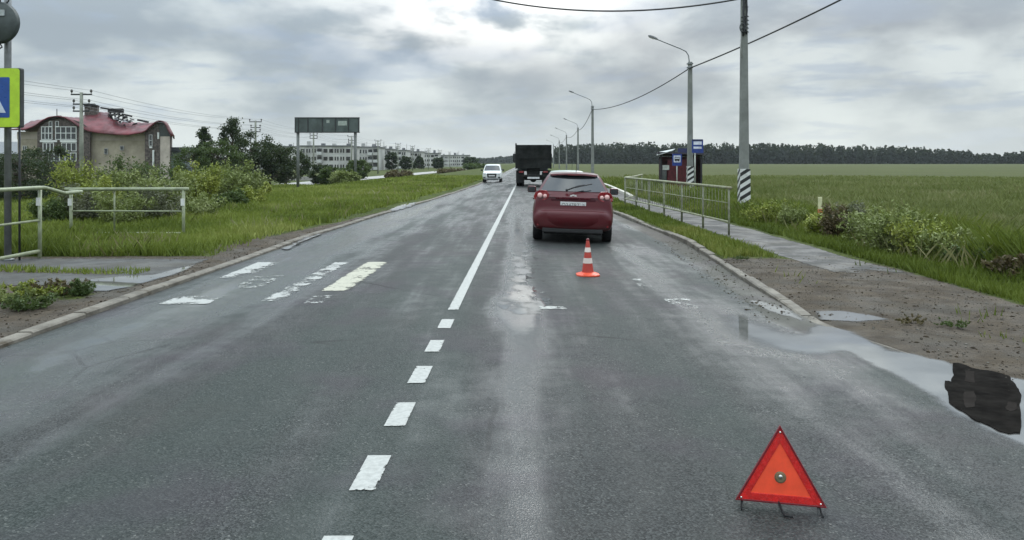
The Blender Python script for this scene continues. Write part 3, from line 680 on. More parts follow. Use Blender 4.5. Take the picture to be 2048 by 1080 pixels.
for x, z in tri(.40, cz): MB().lathe([(.001, -.014), (.005, -.013), (.006, -.0095)], 10, (x, 0, z), 'Y').build('corner_rivet', mat('rivet_silver', (0, 0, 0)), t, True)
for s in (-1, 1): 
    f = MB(); x = s*.19; f.tube([(x, .005, .045), (x+s*.01, -.01, .008), (x+s*.012, -.07, .004)], .0045, 6); f.tube([(x, .005, .045), (x+s*.005, .06, .006), (x+s*.005, .12, .004)], .0045, 6); f.build('leg', M_black, t, True)
f = MB(); f.tube([(-.01, .0, .04), (.0, -.03, .012), (.01, -.11, .004), (.05, -.115, .004)], .0055, 6); f.tube([(-.01, .0, .04), (0, .06, .01), (0, .12, .004)], .0045, 6); f.build('leg', M_black, t, True)
# ================================================================== traffic cone
X0, Y0_, Z0_ = P(1177, 553)
t = thing('traffic_cone', 'orange and white striped traffic cone standing behind the red hatchback', 'traffic cone', (X0, Y0_+.12, Z0_))
M_cor = mat('cone_orange', (.72, .085, .035), .45, var=.1, vs=10, dirt=((.35, .06, .03), 6, .5)); M_cred = mat('cone_red', (.42, .045, .03), .45, var=.1); M_cw = mat('cone_white', (.72, .62, .56), .4, var=.08)
o8 = [(-.175, -.10), (-.10, -.175), (.10, -.175), (.175, -.10), (.175, .10), (.10, .175), (-.10, .175), (-.175, .10)]
mb = MB(); vs = [(x, y, .0) for x, y in o8]+[(x, y, .022) for x, y in o8]+[(x*.55, y*.55, .052) for x, y in o8]; fs = [tuple(range(8))[::-1], tuple(range(16, 24))]
for b_ in (0, 8):
    for j in range(8): fs.append((b_+j, b_+(j+1) % 8, b_+8+(j+1) % 8, b_+8+j))
mb.add(vs, fs).build('base', M_cor, t, bevel=.004)
def cr(z): return .092-.070*(z-.045)/.50
for nm, a, b_, mt in (('cone_body', .045, .55, M_cred),): MB().lathe([(cr(z), z) for z in np.linspace(a, b_, 8)], 24).build(nm, mt, t, 'auto')
for a, b_ in ((.19, .27), (.36, .43)): MB().lathe([(cr(a)+.003, a), (cr(b_)+.003, b_)], 24, cap=False).build('white_band', M_cw, t, True)
MB().lathe([(.024, .535), (.024, .558), (.012, .565)], 16).build('cap', M_dred, t, True)
# ================================================================== vehicles
def glassy(name, c, rough=.04, trans=0):
    if name in _mats: return _mats[name]
    m, K, p, t = shader(name); p.inputs['Base Color'].default_value = (*c, 1); p.inputs['Roughness'].default_value = rough; p.inputs['IOR'].default_value = 1.75
    co = K.node('ShaderNodeTexCoord', out=3)
    K.put(p.inputs['Roughness'], K.ramp(K.noise(co, 5, 4), .3, .7, rough, rough+.08)); _mats[name] = m; return m
def paintm(name, c, metal=.25, dirtc=(.035, .026, .022)):
    if name in _mats: return _mats[name]
    m, K, p, t = shader(name); co = K.node('ShaderNodeTexCoord', out=3)
    z = K.xyz(co, 2); d = K.m('MULTIPLY', K.ramp(z, .6, .25, 0, .6), K.ramp(K.noise(co, 5, 6, .7), .3, .7, .3, 1))
    K.put(p.inputs['Base Color'], K.mix(d, c, dirtc)); p.inputs['Metallic'].default_value = metal
    K.put(p.inputs['Roughness'], K.ramp(d, 0, .6, .35, .7)); p.inputs['Specular IOR Level'].default_value = .25; p.inputs['Coat Weight'].default_value = .4; p.inputs['Coat Roughness'].default_value = .07
    _mats[name] = m; return m
M_glass = glassy('car_glass', (.02, .023, .027)); M_trim = mat('black_trim', (.018, .018, .019), .55); M_under = mat('underbody', (.008, .008, .008), .8)
def loftbody(stations, mt, root, arches, arch_r):
    """stations: (y, halfwidth, sill, belt, mid_bulge)"""
    vs = []; fs = []; n = 0
    for (y, w, s, b, crown) in stations:
        half = [(0, s), (w*.70, s), (w-.06, s+.02), (w-.01, s+.12), (w+.0, s+(b-s)*.42), (w-.004, s+(b-s)*.60), (w-.03, s+(b-s)*.78), (w-.06, b-.05), (w-.13, b), (w*.5, b+crown*.8), (0, b+crown)]
        ring = half+[(-x, z) for x, z in half[-2:0:-1]]; n = len(ring); vs += [(x, y, z) for x, z in ring]
    for i in range(len(stations)-1):
        for k in range(n): fs.append((i*n+k, i*n+(k+1) % n, (i+1)*n+(k+1) % n, (i+1)*n+k))
    fs += [tuple(range(n))[::-1], tuple((len(stations)-1)*n+k for k in range(n))]
    o = MB().add(vs, fs).build('body', mt, root, True)
    sb = o.modifiers.new('s', 'SUBSURF'); sb.levels = sb.render_levels = 2
    cut = MB()
    for ya in arches: cut.lathe([(arch_r, -1.2), (arch_r, 1.2)], 32, (0, ya, .30), 'X')
    co = cut.build('cut', None); bo = o.modifiers.new('b', 'BOOLEAN'); bo.object = co; bo.operation = 'DIFFERENCE'; bo.solver = 'EXACT'
    dg = bpy.context.evaluated_depsgraph_get(); me = bpy.data.meshes.new_from_object(o.evaluated_get(dg)); o.modifiers.clear(); o.data = me
    bpy.data.objects.remove(co, do_unlink=True); me.shade_smooth(); me.set_sharp_from_angle(angle=R(50)); me.name = 'body'
    if not me.materials: me.materials.append(mt)
    return o
def wheel(root, x, y, r, w, side, rimc=(.32, .33, .34)):
    t_ = MB().lathe([(r*.62, -w/2), (r*.93, -w/2), (r, -w/2+.03), (r, w/2-.03), (r*.93, w/2), (r*.62, w/2)], 28, (x, y, r), 'X').build('wheel', M_black, root, 'auto')
    mb = MB().lathe([(r*.64, side*(w/2-.02)), (r*.60, side*(w/2-.015)), (r*.56, side*(w/2-.045)), (.01, side*(w/2-.03))], 24, (x, y, r), 'X', cap=False)
    for k in range(5):
        a = 2*math.pi*k/5; mb.box((x+side*(w/2-.025), y+math.cos(a)*r*.33, r+math.sin(a)*r*.33), (.02, r*.48, .05), rx=a)
    mb.build('rim', mat('rim_%d' % int(rimc[0]*100), rimc, .35, .5), t_, 'auto')
def greenhouse(mt, root, zb, zt, bot, top, wb, wt, gm=None):
    """bot=(y rear, y front) at belt; top=(y rear, y front) at roof"""
    (b0, b1), (t0, t1) = bot, top
    def q(u, z):  # outline at height z: u in corners
        k = (z-zb)/(zt-zb); w = wb+(wt-wb)*k**1.15; return w, b0+(t0-b0)*k, b1+(t1-b1)*k
    vs = []; fs = []; Z = list(np.linspace(zb, zt, 6))+[zt+.02, zt+.038]
    for i, z in enumerate(Z):
        w, y0, y1 = q(0, min(z, zt)); sh = [0, 0, 0, 0, .0, .02, .09, .30][i]
        w -= sh; y0 += sh*.9; y1 -= sh*1.2; r_ = .07
        ring = [(-w+r_, y0), (-w*.5, y0-.03), (0, y0-.045), (w*.5, y0-.03), (w-r_, y0), (w, y0+r_*1.3), (w+.012, (y0+y1)/2), (w, y1-r_*2), (w-r_*1.2, y1), (w*.5, y1+.05), (0, y1+.07), (-w*.5, y1+.05), (-w+r_*1.2, y1), (-w, y1-r_*2), (-w-.012, (y0+y1)/2), (-w, y0+r_*1.3)]
        vs += [(x, y, z) for x, y in ring]
    n = 16
    for i in range(len(Z)-1):
        for k in range(n): fs.append((i*n+k, i*n+(k+1) % n, (i+1)*n+(k+1) % n, (i+1)*n+k))
    fs += [tuple(range(n))[::-1], tuple((len(Z)-1)*n+k for k in range(n))]
    o = MB().add(vs, fs).build('roof', mt, root, 'auto')
    def pt(z, face, u, e=.007):
        """point on the glasshouse skin: face r(ear) f(ront) l s(ide); u -1..1"""
        w, y0, y1 = q(0, z)
        if face == 'r': return (u*(w-.0), y0-.045*(1-u*u)-e, z)
        if face == 'f': return (u*(w-.0), y1+.07*(1-u*u)+e, z)
        return (face*(w+.012*(1-abs(u*2-1))+e), y0+.09+(y1-y0-.18)*u, z)
    return o, pt
def pane(name, pt, face, z0, z1, u0, u1, mt, root, nz=3, nu=8, inset=0):
    vs = []; fs = []
    for i in range(nz+1):
        for k in range(nu+1):
            z = z0+(z1-z0)*i/nz; a = u0[0]+(u0[1]-u0[0])*i/nz; b = u1[0]+(u1[1]-u1[0])*i/nz; vs.append(pt(z, face, a+(b-a)*k/nu))
    for i in range(nz):
        for k in range(nu): a = i*(nu+1)+k; fs.append((a, a+1, a+nu+2, a+nu+1))
    return MB().add(vs, fs).build(name, mt, root, True)
def text_on(parent, s, size, loc, mt, back=True, name='lettering'):
    cu = bpy.data.curves.new('t', 'FONT'); cu.body = s; cu.size = size; cu.align_x = 'CENTER'; cu.align_y = 'CENTER'; cu.extrude = .0008; cu.space_character = 1.05
    o = bpy.data.objects.new('t', cu); col.objects.link(o); dg = bpy.context.evaluated_depsgraph_get(); me = bpy.data.meshes.new_from_object(o.evaluated_get(dg))
    bpy.data.objects.remove(o, do_unlink=True); me.materials.clear(); me.materials.append(mt); q = bpy.data.objects.new(name, me); col.objects.link(q); q.parent = parent
    q.location = loc; q.rotation_euler = (R(90), 0, 0 if back else R(180)); return q
M_tail = mat('tail_lamp', (.25, .012, .018), .12, coat=.8, var=.1); M_tailc = mat('tail_lens_clear', (.75, .45, .42), .15, var=.05, coat=.8)
M_plate = mat('number_plate', (.62, .63, .62), .45, var=.05); M_ink = mat('plate_ink', (.05, .05, .055), .6)
# ---- dark red hatchback
M_redcar = paintm('dark_red_paint', (.078, .0016, .006), .0)
X0, Y0_ = 1.275, 17.0
car = thing('hatchback_car', 'dark red hatchback car stopped in the right lane behind the cone, seen from the rear', 'car', (X0, Y0_, float(gz(X0, Y0_))-.005), R(-4.0), ry=R(1.7))
car.scale = (1.035, 1.0, 1.06)
st = [(0.0, .66, .34, .60, .0), (.02, .745, .31, .645, .0), (.06, .79, .28, .66, .0), (.10, .825, .26, .675, .0), (.13, .80, .25, .98, .01), (.19, .825, .24, 1.02, .02), (.45, .855, .23, 1.00, .03), (1.2, .865, .21, .97, .03), (2.2, .865, .21, .93, .04), (3.05, .86, .21, .92, .05), (3.5, .845, .21, .86, .06), (3.95, .80, .23, .74, .05), (4.2, .70, .26, .62, .03), (4.29, .5, .32, .54, .01)]
loftbody(st, M_redcar, car, (.82, 3.42), .355)
for x, s in ((-.735, -1), (.735, 1)):
    for y in (.82, 3.42): wheel(car, x, y, .305, .20, s)
MB().b(-.60, .60, .35, 4.0, .17, .30).b(-.5, .5, .1, .6, .20, .34).tube([(.38, .02, .22), (.38, .5, .24)], .03, 8).build('underbody', M_under, car)
gh, pt = greenhouse(M_redcar, car, .93, 1.395, (.13, 3.05), (.54, 2.0), .785, .535)
rg = pane('rear_window', pt, 'r', 1.05, 1.365, (-.93, -.90), (.93, .90), M_glass, car)
MB().add([pt(1.02, 'r', -.96, .004), pt(1.02, 'r', .96, .004), pt(1.385, 'r', .95, .004), pt(1.385, 'r', -.95, .004)], [(0, 1, 2, 3)]) 
for s in (-1, 1):
    pane('side_window', pt, s, 1.0, 1.34, (.08, .09), (.36, .42), M_glass, car); pane('side_window', pt, s, 1.0, 1.34, (.39, .45), (.80, .93), M_glass, car)
pane('windscreen', pt, 'f', 1.0, 1.36, (-.92, -.9), (.92, .9), M_glass, car)
sp = MB(); vs = []; 
for y, z, w in ((.38, 1.385, .46), (.40, 1.415, .50), (.70, 1.435, .515), (.72, 1.41, .515)):
    for u in np.linspace(-1, 1, 9): vs.append((u*w, y+.06*u*u, z-.03*u*u))
fs = []
for i in range(4):
    for k in range(8): a = i*9+k; b_ = ((i+1) % 4)*9+k; fs.append((a, a+1, b_+1, b_))
fs += [(0, 9, 18, 27), (8, 35, 26, 17)]
sp.add(vs, fs).build('spoiler', M_redcar, car, 'auto')
MB().b(-.12, .12, .385, .395, 1.375, 1.392).build('high_brake_lamp', M_tail, car)
w = MB(); w.lathe([(.022, -.02), (.028, .02)], 12, (-.14, .115, 1.075), 'Y'); w.tube([(-.14, .09, 1.075), (.08, .145, 1.16), (.22, .175, 1.19)], .014, 6); w.tube([(-.05, .105, 1.115), (.38, .19, 1.215)], .011, 6); w.build('rear_wiper', M_trim, car, True)
def lens(name, s, y, prof, mt, parent, th=.03):
    return MB().prism([(s*x, z) for x, z in prof], y, y+th).build(name, mt, parent, bevel=.008)
for s in (-1, 1):
    # rounded lamp clusters at the corners: built on the curved flank
    vs = []; ring = [(.50, .985), (.56, 1.06), (.70, 1.065), (.785, 1.02), (.83, .93), (.80, .86), (.70, .845), (.57, .865), (.51, .92)]
    yy = lambda x: .125+.11*max(0, (x-.62)/.2)**2
    vs = [(s*x, yy(x)-.018, z) for x, z in ring]+[(s*x, yy(x)+.10, z) for x, z in ring]; m_ = len(ring)
    tl = MB().add(vs, [tuple(range(m_)), tuple(range(2*m_-1, m_-1, -1))]+[(i, i+m_, (i+1) % m_+m_, (i+1) % m_) for i in range(m_)]).build('tail_light', M_tail, car, bevel=.012)
    for x, z, r_ in ((.69, .955, .055), (.585, .945, .042)): MB().lathe([(.001, -.020), (r_*.8, -.016), (r_, .0)], 20, (s*x, yy(x)-.02, z), 'Y').build('lamp_lens', M_tailc, tl, True)
MB().prism([(-.40, .66), (.40, .66), (.47, .90), (-.47, .90)], .118, .135).build('plate_recess', mat('recess_red', (.055, .003, .008), .5, .2), car, bevel=.01)
MB().b(-.36, .36, .10, .128, .895, .93).build('tailgate_handle', mat('handle_red', (.10, .004, .012), .25, .3), car, bevel=.008)
p_ = MB().b(-.265, .265, .106, .116, .70, .842).build('number_plate', M_plate, car, bevel=.003)
text_on(p_, 'O347BT', .105, (-.05, .1045, .772), M_ink); text_on(p_, '16', .07, (.205, .1045, .79), M_ink)
MB().b(.148, .151, .1035, .1065, .725, .825).build('plate_divider', M_ink, p_)
e_ = MB().prism([(-.075, .945), (-.025, .945), (-.02, .962), (.02, .962), (.025, .945), (.075, .945), (.06, .985), (.02, .985), (.018, .995), (-.018, .995), (-.022, .985), (-.06, .985)], .105, .122).build('badge', mat('chrome', (.75, .73, .72), .2, .8), car)
# bumper cover with a lower black valance
bp = []
for (zz, dy, ww) in ((.30, .05, .76), (.36, -.005, .80), (.46, -.035, .82), (.60, -.04, .82), (.655, -.01, .81), (.67, .05, .80)):
    bp.append([(u*ww, dy+.20*abs(u)**3.5, zz) for u in np.linspace(-1, 1, 17)])
vs = [p for r_ in bp for p in r_]; fs = [(i*17+k, i*17+k+1, (i+1)*17+k+1, (i+1)*17+k) for i in range(5) for k in range(16)]
MB().add(vs, fs).build('rear_bumper', M_redcar, car, True)
MB().b(-.62, .62, .03, .12, .22, .315).build('bumper_valance', M_trim, car, bevel=.02)
for s in (-1, 1):
    MB().b(s*.66-.07, s*.66+.07, -.012+.04, .06, .355, .385).build('bumper_reflector', M_tail, car)
    mm_ = MB().box((s*.96, 2.42, 1.0), (.20, .10, .15)).build('wing_mirror', M_redcar, car, bevel=.035); MB().box((s*.86, 2.45, .95), (.10, .06, .04)).build('mirror_arm', M_trim, mm_)
    MB().box((s*.965, 2.368, 1.0), (.16, .008, .11)).build('mirror_glass', M_glass, mm_)
    for yy_ in (1.15, 2.1): MB().box((s*.862, yy_+.05, .84), (.03, .20, .03)).build('door_handle', M_redcar, car, bevel=.008)
MB().tube([(.05, .75, 1.43), (.05, .55, 1.62)], .006, 6).build('roof_antenna', M_trim, car, True)
# ---- pale hatchback ahead of it
M_pale = paintm('pale_green_silver', (.36, .42, .38), .3)
X0, Y0_ = 1.9, 27.0
pc = thing('compact_car', 'pale silver green car mostly hidden ahead of the dark red hatchback', 'car', (X0, Y0_, float(gz(X0, Y0_))), R(-1))
loftbody([(y, w*.96, s, b, c) for y, w, s, b, c in st], M_pale, pc, (.75, 3.2), .34)
for x, s in ((-.70, -1), (.70, 1)):
    for y in (.75, 3.2): wheel(pc, x, y, .29, .18, s)
gh2, pt2 = greenhouse(M_pale, pc, .93, 1.42, (.13, 3.0), (.42, 2.1), .77, .55)
pane('rear_window', pt2, 'r', 1.05, 1.36, (-.88, -.84), (.88, .84), M_glass, pc)
for s in (-1, 1):
    pane('side_window', pt2, s, 1.0, 1.34, (.08, .09), (.38, .42), M_glass, pc); pane('side_window', pt2, s, 1.0, 1.34, (.41, .45), (.84, .93), M_glass, pc)
    MB().b(s*.71-.06, s*.71+.06, .10, .2, .72, 1.0).build('tail_light', M_tail, pc, bevel=.01)
MB().b(-.26, .26, .085, .10, .60, .71).build('number_plate', M_plate, pc)
MB().tube([(.18, 1.0, 1.44), (.18, .85, 1.68)], .006, 6).build('roof_antenna', M_trim, pc, True)
# ---- oncoming white car (local +y is its front)
M_whitecar = paintm('white_car_paint', (.72, .74, .72), 0)
X0, Y0_ = -1.64, 67.5
wc = thing('oncoming_car', 'small white oncoming car with black grille in the left lane', 'car', (X0, Y0_+4.0, float(gz(X0, Y0_))), R(179))
st2 = [(0.0, .70, .32, .8, .0), (.06, .78, .28, .95, .0), (.2, .81, .24, .98, .02), (.8, .82, .22, .96, .03), (2.2, .82, .22, .94, .04), (2.9, .82, .22, .96, .05), (3.2, .81, .23, .95, .05), (3.6, .80, .23, .88, .05), (3.85, .77, .24, .82, .03), (3.95, .72, .27, .74, .01), (4.0, .62, .32, .62, .0)]
loftbody(st2, M_whitecar, wc, (.7, 3.2), .33)
for x, s in ((-.70, -1), (.70, 1)):
    for y in (.7, 3.2): wheel(wc, x, y, .29, .19, s)
g3, pt3 = greenhouse(M_whitecar, wc, .93, 1.49, (.10, 3.05), (.3, 2.45), .78, .62)
pane('windscreen', pt3, 'f', 1.0, 1.43, (-.90, -.88), (.90, .88), M_glass, wc)
for s in (-1, 1):
    pane('side_window', pt3, s, 1.0, 1.42, (.08, .09), (.45, .47), M_glass, wc); pane('side_window', pt3, s, 1.0, 1.42, (.48, .50), (.90, .94), M_glass, wc)
    MB().prism([(s*.46, .78), (s*.74, .80), (s*.72, .64), (s*.5, .62)], 3.86, 4.0).build('headlight', mat('headlamp', (.6, .62, .62), .12, coat=.8), wc, bevel=.015)
    MB().box((s*.92, 2.55, 1.03), (.18, .10, .14)).build('wing_mirror', M_trim, wc, bevel=.03)
    MB().b(s*.62-.10, s*.62+.10, 3.93, 4.02, .40, .48).build('fog_lamp', M_trim, wc, bevel=.02)
MB().prism([(-.42, .76), (.42, .76), (.36, .42), (-.36, .42)], 3.94, 4.03).build('grille', M_trim, wc, bevel=.02)
MB().prism([(-.66, .37), (.66, .37), (.58, .24), (-.58, .24)], 3.85, 3.99).build('lower_grille', mat('grey_plastic', (.25, .26, .26), .6), wc, bevel=.02)
MB().b(-.26, .26, 4.03, 4.045, .52, .62).build('number_plate', M_plate, wc)
MB().b(-.5, .5, .3, 3.8, .18, .3).build('underbody', M_under, wc)
# ---- tipper truck
X0, Y0_ = 1.50, 56
tr = thing('tipper_truck', 'dark dirty tipper truck driving away along the centre line', 'truck', (X0, Y0_, float(gz(X0, Y0_))), R(-1))
M_tip = mat('tipper_grey', (.017, .019, .018), .8, .0, .15, var=.3, vs=1.5, dirt=((.022, .021, .018), 1.2, .6)); M_cab = mat('cab_paint', (.05, .06, .065), .4)
tb = MB().b(-1.18, 1.18, .10, 6.2, 1.30, 2.88); tip = tb.build('tipper_body', M_tip, tr, bevel=.02)
mb = MB().b(-1.22, 1.22, 0, .10, 1.28, 2.82).build('tailgate', M_tip, tr, bevel=.015)
for x in (-.8, -.4, 0, .4, .8): MB().b(x-.04, x+.04, -.05, .0, 1.34, 2.78).build('tailgate_rib', M_tip, mb)
for z in (1.34, 2.02, 2.72): MB().b(-1.18, 1.18, -.06, -.001, z-.045, z+.045).build('tailgate_rib', M_tip, mb)
for s in (-1, 1): MB().b(s*1.22-.05, s*1.22+.05, -.02, .16, 1.26, 3.04 if s < 0 else 2.92).build('corner_post', M_tip, tip)
MB().b(-1.25, 1.25, .05, 6.25, 2.86, 2.93).build('top_rim', M_tip, tip)
MB().b(-.45, -.33, .3, 8, .85, 1.28).b(.33, .45, .3, 8, .85, 1.28).b(-.46, .46, .3, .45, .84, 1.27).b(-.46, .46, 3, 3.2, .84, 1.27).b(-.46, .46, 7.8, 8.0, .84, 1.27).build('chassis', M_under, tr)
for y in (1.1, 2.45, 6.6):
    for s in (-1, 1):
        tw = MB().lathe([(.30, -.28), (.48, -.28), (.52, -.24), (.52, -.03), (.49, 0), (.52, .03), (.52, .24), (.48, .28), (.30, .28)] if y < 5 else [(.30, -.14), (.48, -.14), (.52, -.1), (.52, .1), (.48, .14), (.3, .14)], 24, (s*.93, y, .52), 'X').build('wheel', M_black, tr, 'auto')
    MB().tube([(-.9, y, .52), (.9, y, .52)], .09, 8).lathe([(.05, -.2), (.22, -.12), (.24, 0), (.22, .12), (.05, .2)], 12, (0, y, .52), 'Y').build('axle', M_under, tr, 'auto')
for s in (-1, 1):
    MB().b(s*.93-.29, s*.93+.29, .30, .315, .28, 1.15).build('mud_flap', M_black, tr)
    MB().b(s*.85-.16, s*.85+.16, .12, .20, .98, 1.10).build('tail_light', M_tail, tr)
    MB().tube([(s*1.2, 8.1, 2.5), (s*1.42, 8.2, 2.55), (s*1.45, 8.2, 2.2), (s*1.45, 8.2, 1.7), (s*1.2, 8.1, 1.65)], .02, 6).build('mirror_bracket', M_trim, tr)
    MB().b(s*1.45-.12, s*1.45+.12, 8.16, 8.24, 1.75, 2.4).build('wing_mirror', M_trim, tr, bevel=.02)
MB().b(-.42, .42, .02, .10, .55, .68).build('white_bar', mat('bar_white', (.62, .62, .62), .4), tr, bevel=.01)  # plain white bar low across the tail, between the wheels
MB().b(-.9, .9, .10, .18, .72, .84).build('lamp_board', M_under, tr)
cb = MB().b(-1.2, 1.2, 6.5, 8.3, 1.0, 2.72).build('cab', M_cab, tr, bevel=.08); MB().b(-1.05, 1.05, 6.49, 6.495, 2.0, 2.5).build('rear_cab_window', M_glass, cb); MB().b(-1.1, 1.1, 8.30, 8.31, 1.8, 2.55).build('windscreen', M_glass, cb)
# ================================================================== bus stop
M_mar = mat('shelter_maroon', (.075, .006, .012), .4, var=.25); M_shd = mat('shelter_frame', (.02, .02, .024), .5); M_glz = glassy('shelter_glass', (.05, .06, .06), .05)
bs = thing('bus_shelter', 'dark maroon bus shelter with a pale slanted roof panel', 'bus shelter', (9.55, 45.2, float(gz(9.5, 45))), R(-8))
for x in (-1.12, 1.12):
    for y in (-.0, 1.5): MB().b(x-.05, x+.05, y-.05, y+.05, -.2, 2.12 if y < 1 else 2.0).build('post', M_shd, bs)
MB().b(-1.15, 1.15, 1.46, 1.50, .15, 2.0).build('back_wall', M_mar, bs)
for x in (-1.12, 1.12): MB().b(x-.012, x+.012, .06, 1.44, .35, 1.9).build('side_wall', M_mar, bs)
MB().b(-.75, .35, .02, .06, .1, 1.85).build('front_panel', M_mar, bs)
MB().b(-1.06, -.80, .02, .05, .35, 1.25).build('glass_panel', M_glz, bs); MB().b(.40, .70, .02, .05, .15, 1.85).build('glass_panel', M_glz, bs)
MB().plate((-1.32, -.35, 2.18), (1.25, -.35, 2.10), (1.25, 1.7, 2.0), (-1.32, 1.7, 2.05), .09).build('roof', mat('shelter_roof', (.035, .03, .04), .5), bs)
MB().plate((-1.36, -.42, 2.05), (-.55, -.42, 2.30), (-.30, .6, 2.42), (-1.2, .6, 2.24), .04).build('roof_panel', mat('pale_roof_panel', (.45, .48, .47), .35), bs)
MB().b(-.2, 1.22, -.34, -.28, 2.16, 2.46).build('fascia', mat('fascia_blue', (.03, .035, .10), .4), bs)
MB().b(-.85, .85, .95, 1.35, .42, .47).build('bench', mat('bench_wood', (.16, .10, .06), .6), bs)
MB().b(-1.03, -.66, -.03, -.005, 1.25, 1.52).build('timetable', mat('timetable_board', (.42, .44, .40), .5), bs)
def busign(t_, z0, w, h, two=True):
    MB().prism(rrect(-w/2, w/2, z0, z0+h, .04), -.02, 0).build('panel', M_bs, t_)
    q = w*.36
    def wh(a, b): return MB().b(-q, q, -.028, -.0205, z0+h*a, z0+h*b)
    if two:
        wh(.60, .84).build('white_field', M_signw2, t_); MB().b(-w/2+.02, w/2-.02, -.028, -.0205, z0+h*.90, z0+h*.97).build('dark_strip', M_blackp, t_)
        wh(.30, .46).build('white_field', M_signw2, t_)
    else:
        f = MB().prism(rrect(-q, q, z0+h*.28, z0+h*.86, .03), -.028, -.0205).build('white_field', M_signw2, t_)
        b = MB().prism(rrect(-q*.72, q*.72, z0+h*.42, z0+h*.74, .02), -.034, -.0285).build('bus_symbol', M_blackp, f)
        MB().b(-q*.6, q*.6, -.038, -.0345, z0+h*.58, z0+h*.68).build('bus_windows', M_signw2, f)
        for s in (-1, 1): MB().lathe([(.03, -.034), (.03, -.0285)], 10, (s*q*.4, 0, z0+h*.41), 'Y').build('bus_wheel', M_blackp, f)
M_bs = mat('bus_sign_blue', (.018, .045, .22), .35); M_signw2 = mat('bus_sign_white', (.60, .63, .72), .4)
t = thing('bus_stop_sign', 'tall blue and white bus stop sign on a grey post right of the striped lamp', 'road sign', (9.55, 41.2, 0))
MB().tube([(-.12, .03, -.3), (-.12, .03, 2.8)], .035, 10).build('post', M_galv, t, True); busign(t, 2.17, .58, .70)
t = thing('bus_stop_sign', 'smaller low blue bus stop sign in front of the shelter', 'road sign', (8.87, 43.0, 0))
MB().tube([(0, .03, -.3), (0, .03, 2.0)], .03, 10).build('post', M_galv, t, True); busign(t, 1.50, .52, .64, False)
t = thing('marker_post', 'short pale marker post standing in the right hand weeds', 'marker post', G((1640-1024)/1600*20.5, 20.5))
MB().b(-.045, .045, -.03, .03, -.3, .80).build('post', mat('marker_cream', (.55, .55, .33), .6), t, bevel=.008); MB().b(-.048, .048, -.033, .033, .40, .50).build('orange_band', mat('marker_orange', (.5, .18, .06), .6), t)
# ================================================================== billboard
Yb = 80; s_ = Yb/1600; bx0, bx1 = (590-1024)*s_, (718-1024)*s_; gzb = float(gz(-18, Yb))
t = thing('billboard', 'wide dark grey billboard back on two posts beyond the shrubs', 'billboard', (0, Yb, 0))
zt, zb = 1.7+88*s_, 1.7+60*s_
MB().b(bx0, bx1, 0, .35, zb, zt).build('panel', mat('billboard_back', (.075, .095, .092), .55, .2, var=.2, vs=.8), t, bevel=.02)
for k, px in enumerate((590.5, 597, 616, 645, 671, 697, 717.5)): x = (px-1024)*s_; MB().b(x-.045, x+.045, -.06, -.001, zb-.01, zt+.01).build('frame_rib', M_dkst, t)
MB().b(bx0-.03, bx1+.03, -.05, .38, zt+.001, zt+.07).build('top_rail', M_dkst, t); MB().b(bx0-.03, bx1+.03, -.05, .38, zb-.07, zb-.001).build('bottom_rail', M_dkst, t)
MB().b((676-1024)*s_, (694-1024)*s_, -.03, -.002, 1.7+73*s_, 1.7+82*s_).build('pale_patch', mat('patch_grey', (.32, .36, .33), .6), t); MB().b((653-1024)*s_, (659-1024)*s_, -.03, -.002, 1.7+78*s_, 1.7+84*s_).build('pale_patch', _mats['patch_grey'], t)
for px in (595, 710): x = (px-1024)*s_; z0 = float(gz(x, Yb)); MB().tube([(x, .18, z0-.5), (x, .18, zb)], .15, 10).build('post', mat('billboard_post', (.12, .13, .12), .6, .2), t, True)
# ================================================================== power line on the left
proto = None; PY = [20, 57.6, 96.7, 125, 154.5, 185, 217.5, 249, 297, 344, 397, 451, 506, 570]; heads = []
names = ['off frame', 'in front of the burnt roofed house', 'beside the dark trees', 'under the left half of the billboard', 'under the right half of the billboard', 'just right of the billboard', 'before the second apartment block']
for k, Y in enumerate(PY):
    X = -31.0; z0 = float(gz(X, Y)); lab = 'concrete power line pole '+(names[k] if k < len(names) else ('before the third apartment block', 'before the fourth apartment block', 'before the fifth apartment block', 'before the sixth apartment block', 'before the long distant block', 'just left of the oncoming car, last but one', 'last and smallest of the row')[k-7])
    if proto is None or k == 7:
        r_ = thing('power_pole', lab, 'power pole', (X, Y, z0), 0, 'power poles along the side road'); H = 7.75
        MB().tube([(0, 0, -.5), (0, 0, H*.5), (0, 0, H)], [.17, .14, .11], 8).build('pole', M_concL, r_, True)
        c = MB()
        for z, w_ in ((H-.15, .75), (H-.85, .6), (H-1.35, .6)): c.b(-w_, w_, -.05, .05, z-.05, z+.05)
        c.build('crossarm', M_dkst, r_)
        ins = MB(); pts = []
        for z, w_ in ((H-.15, .7), (H-.85, .55), (H-1.35, .55)):
            for s in (-1, 1): MB().lathe([(.02, z+.05), (.03, z+.14), (.08, z+.17), (.09, z+.25), (.06, z+.36)], 8, (s*w_, 0, 0)).build('insulator', M_porc, r_); pts.append((s*w_, z+.3))
        proto = r_
    else: r_ = dup(proto, (X, Y, z0), None, lab)
    heads.append((X, Y, z0))
for j, (dx_, dz_) in enumerate(pts):
    ppl = []
    for a, b_ in zip(heads[:-3][:-1], heads[:-3][1:]): ppl += sag((a[0]+dx_, a[1], a[2]+dz_), (b_[0]+dx_, b_[1], b_[2]+dz_), .45, 12)[(1 if ppl else 0):]
    wire(('lowest left', 'lowest right', 'middle left', 'middle right', 'upper left', 'upper right')[(4, 5, 2, 3, 0, 1)[j]]+' thin grey wire of the row of power poles', ppl, .012, mat('wire_grey', (.16, .17, .18), .6), 'power line wires on the left')
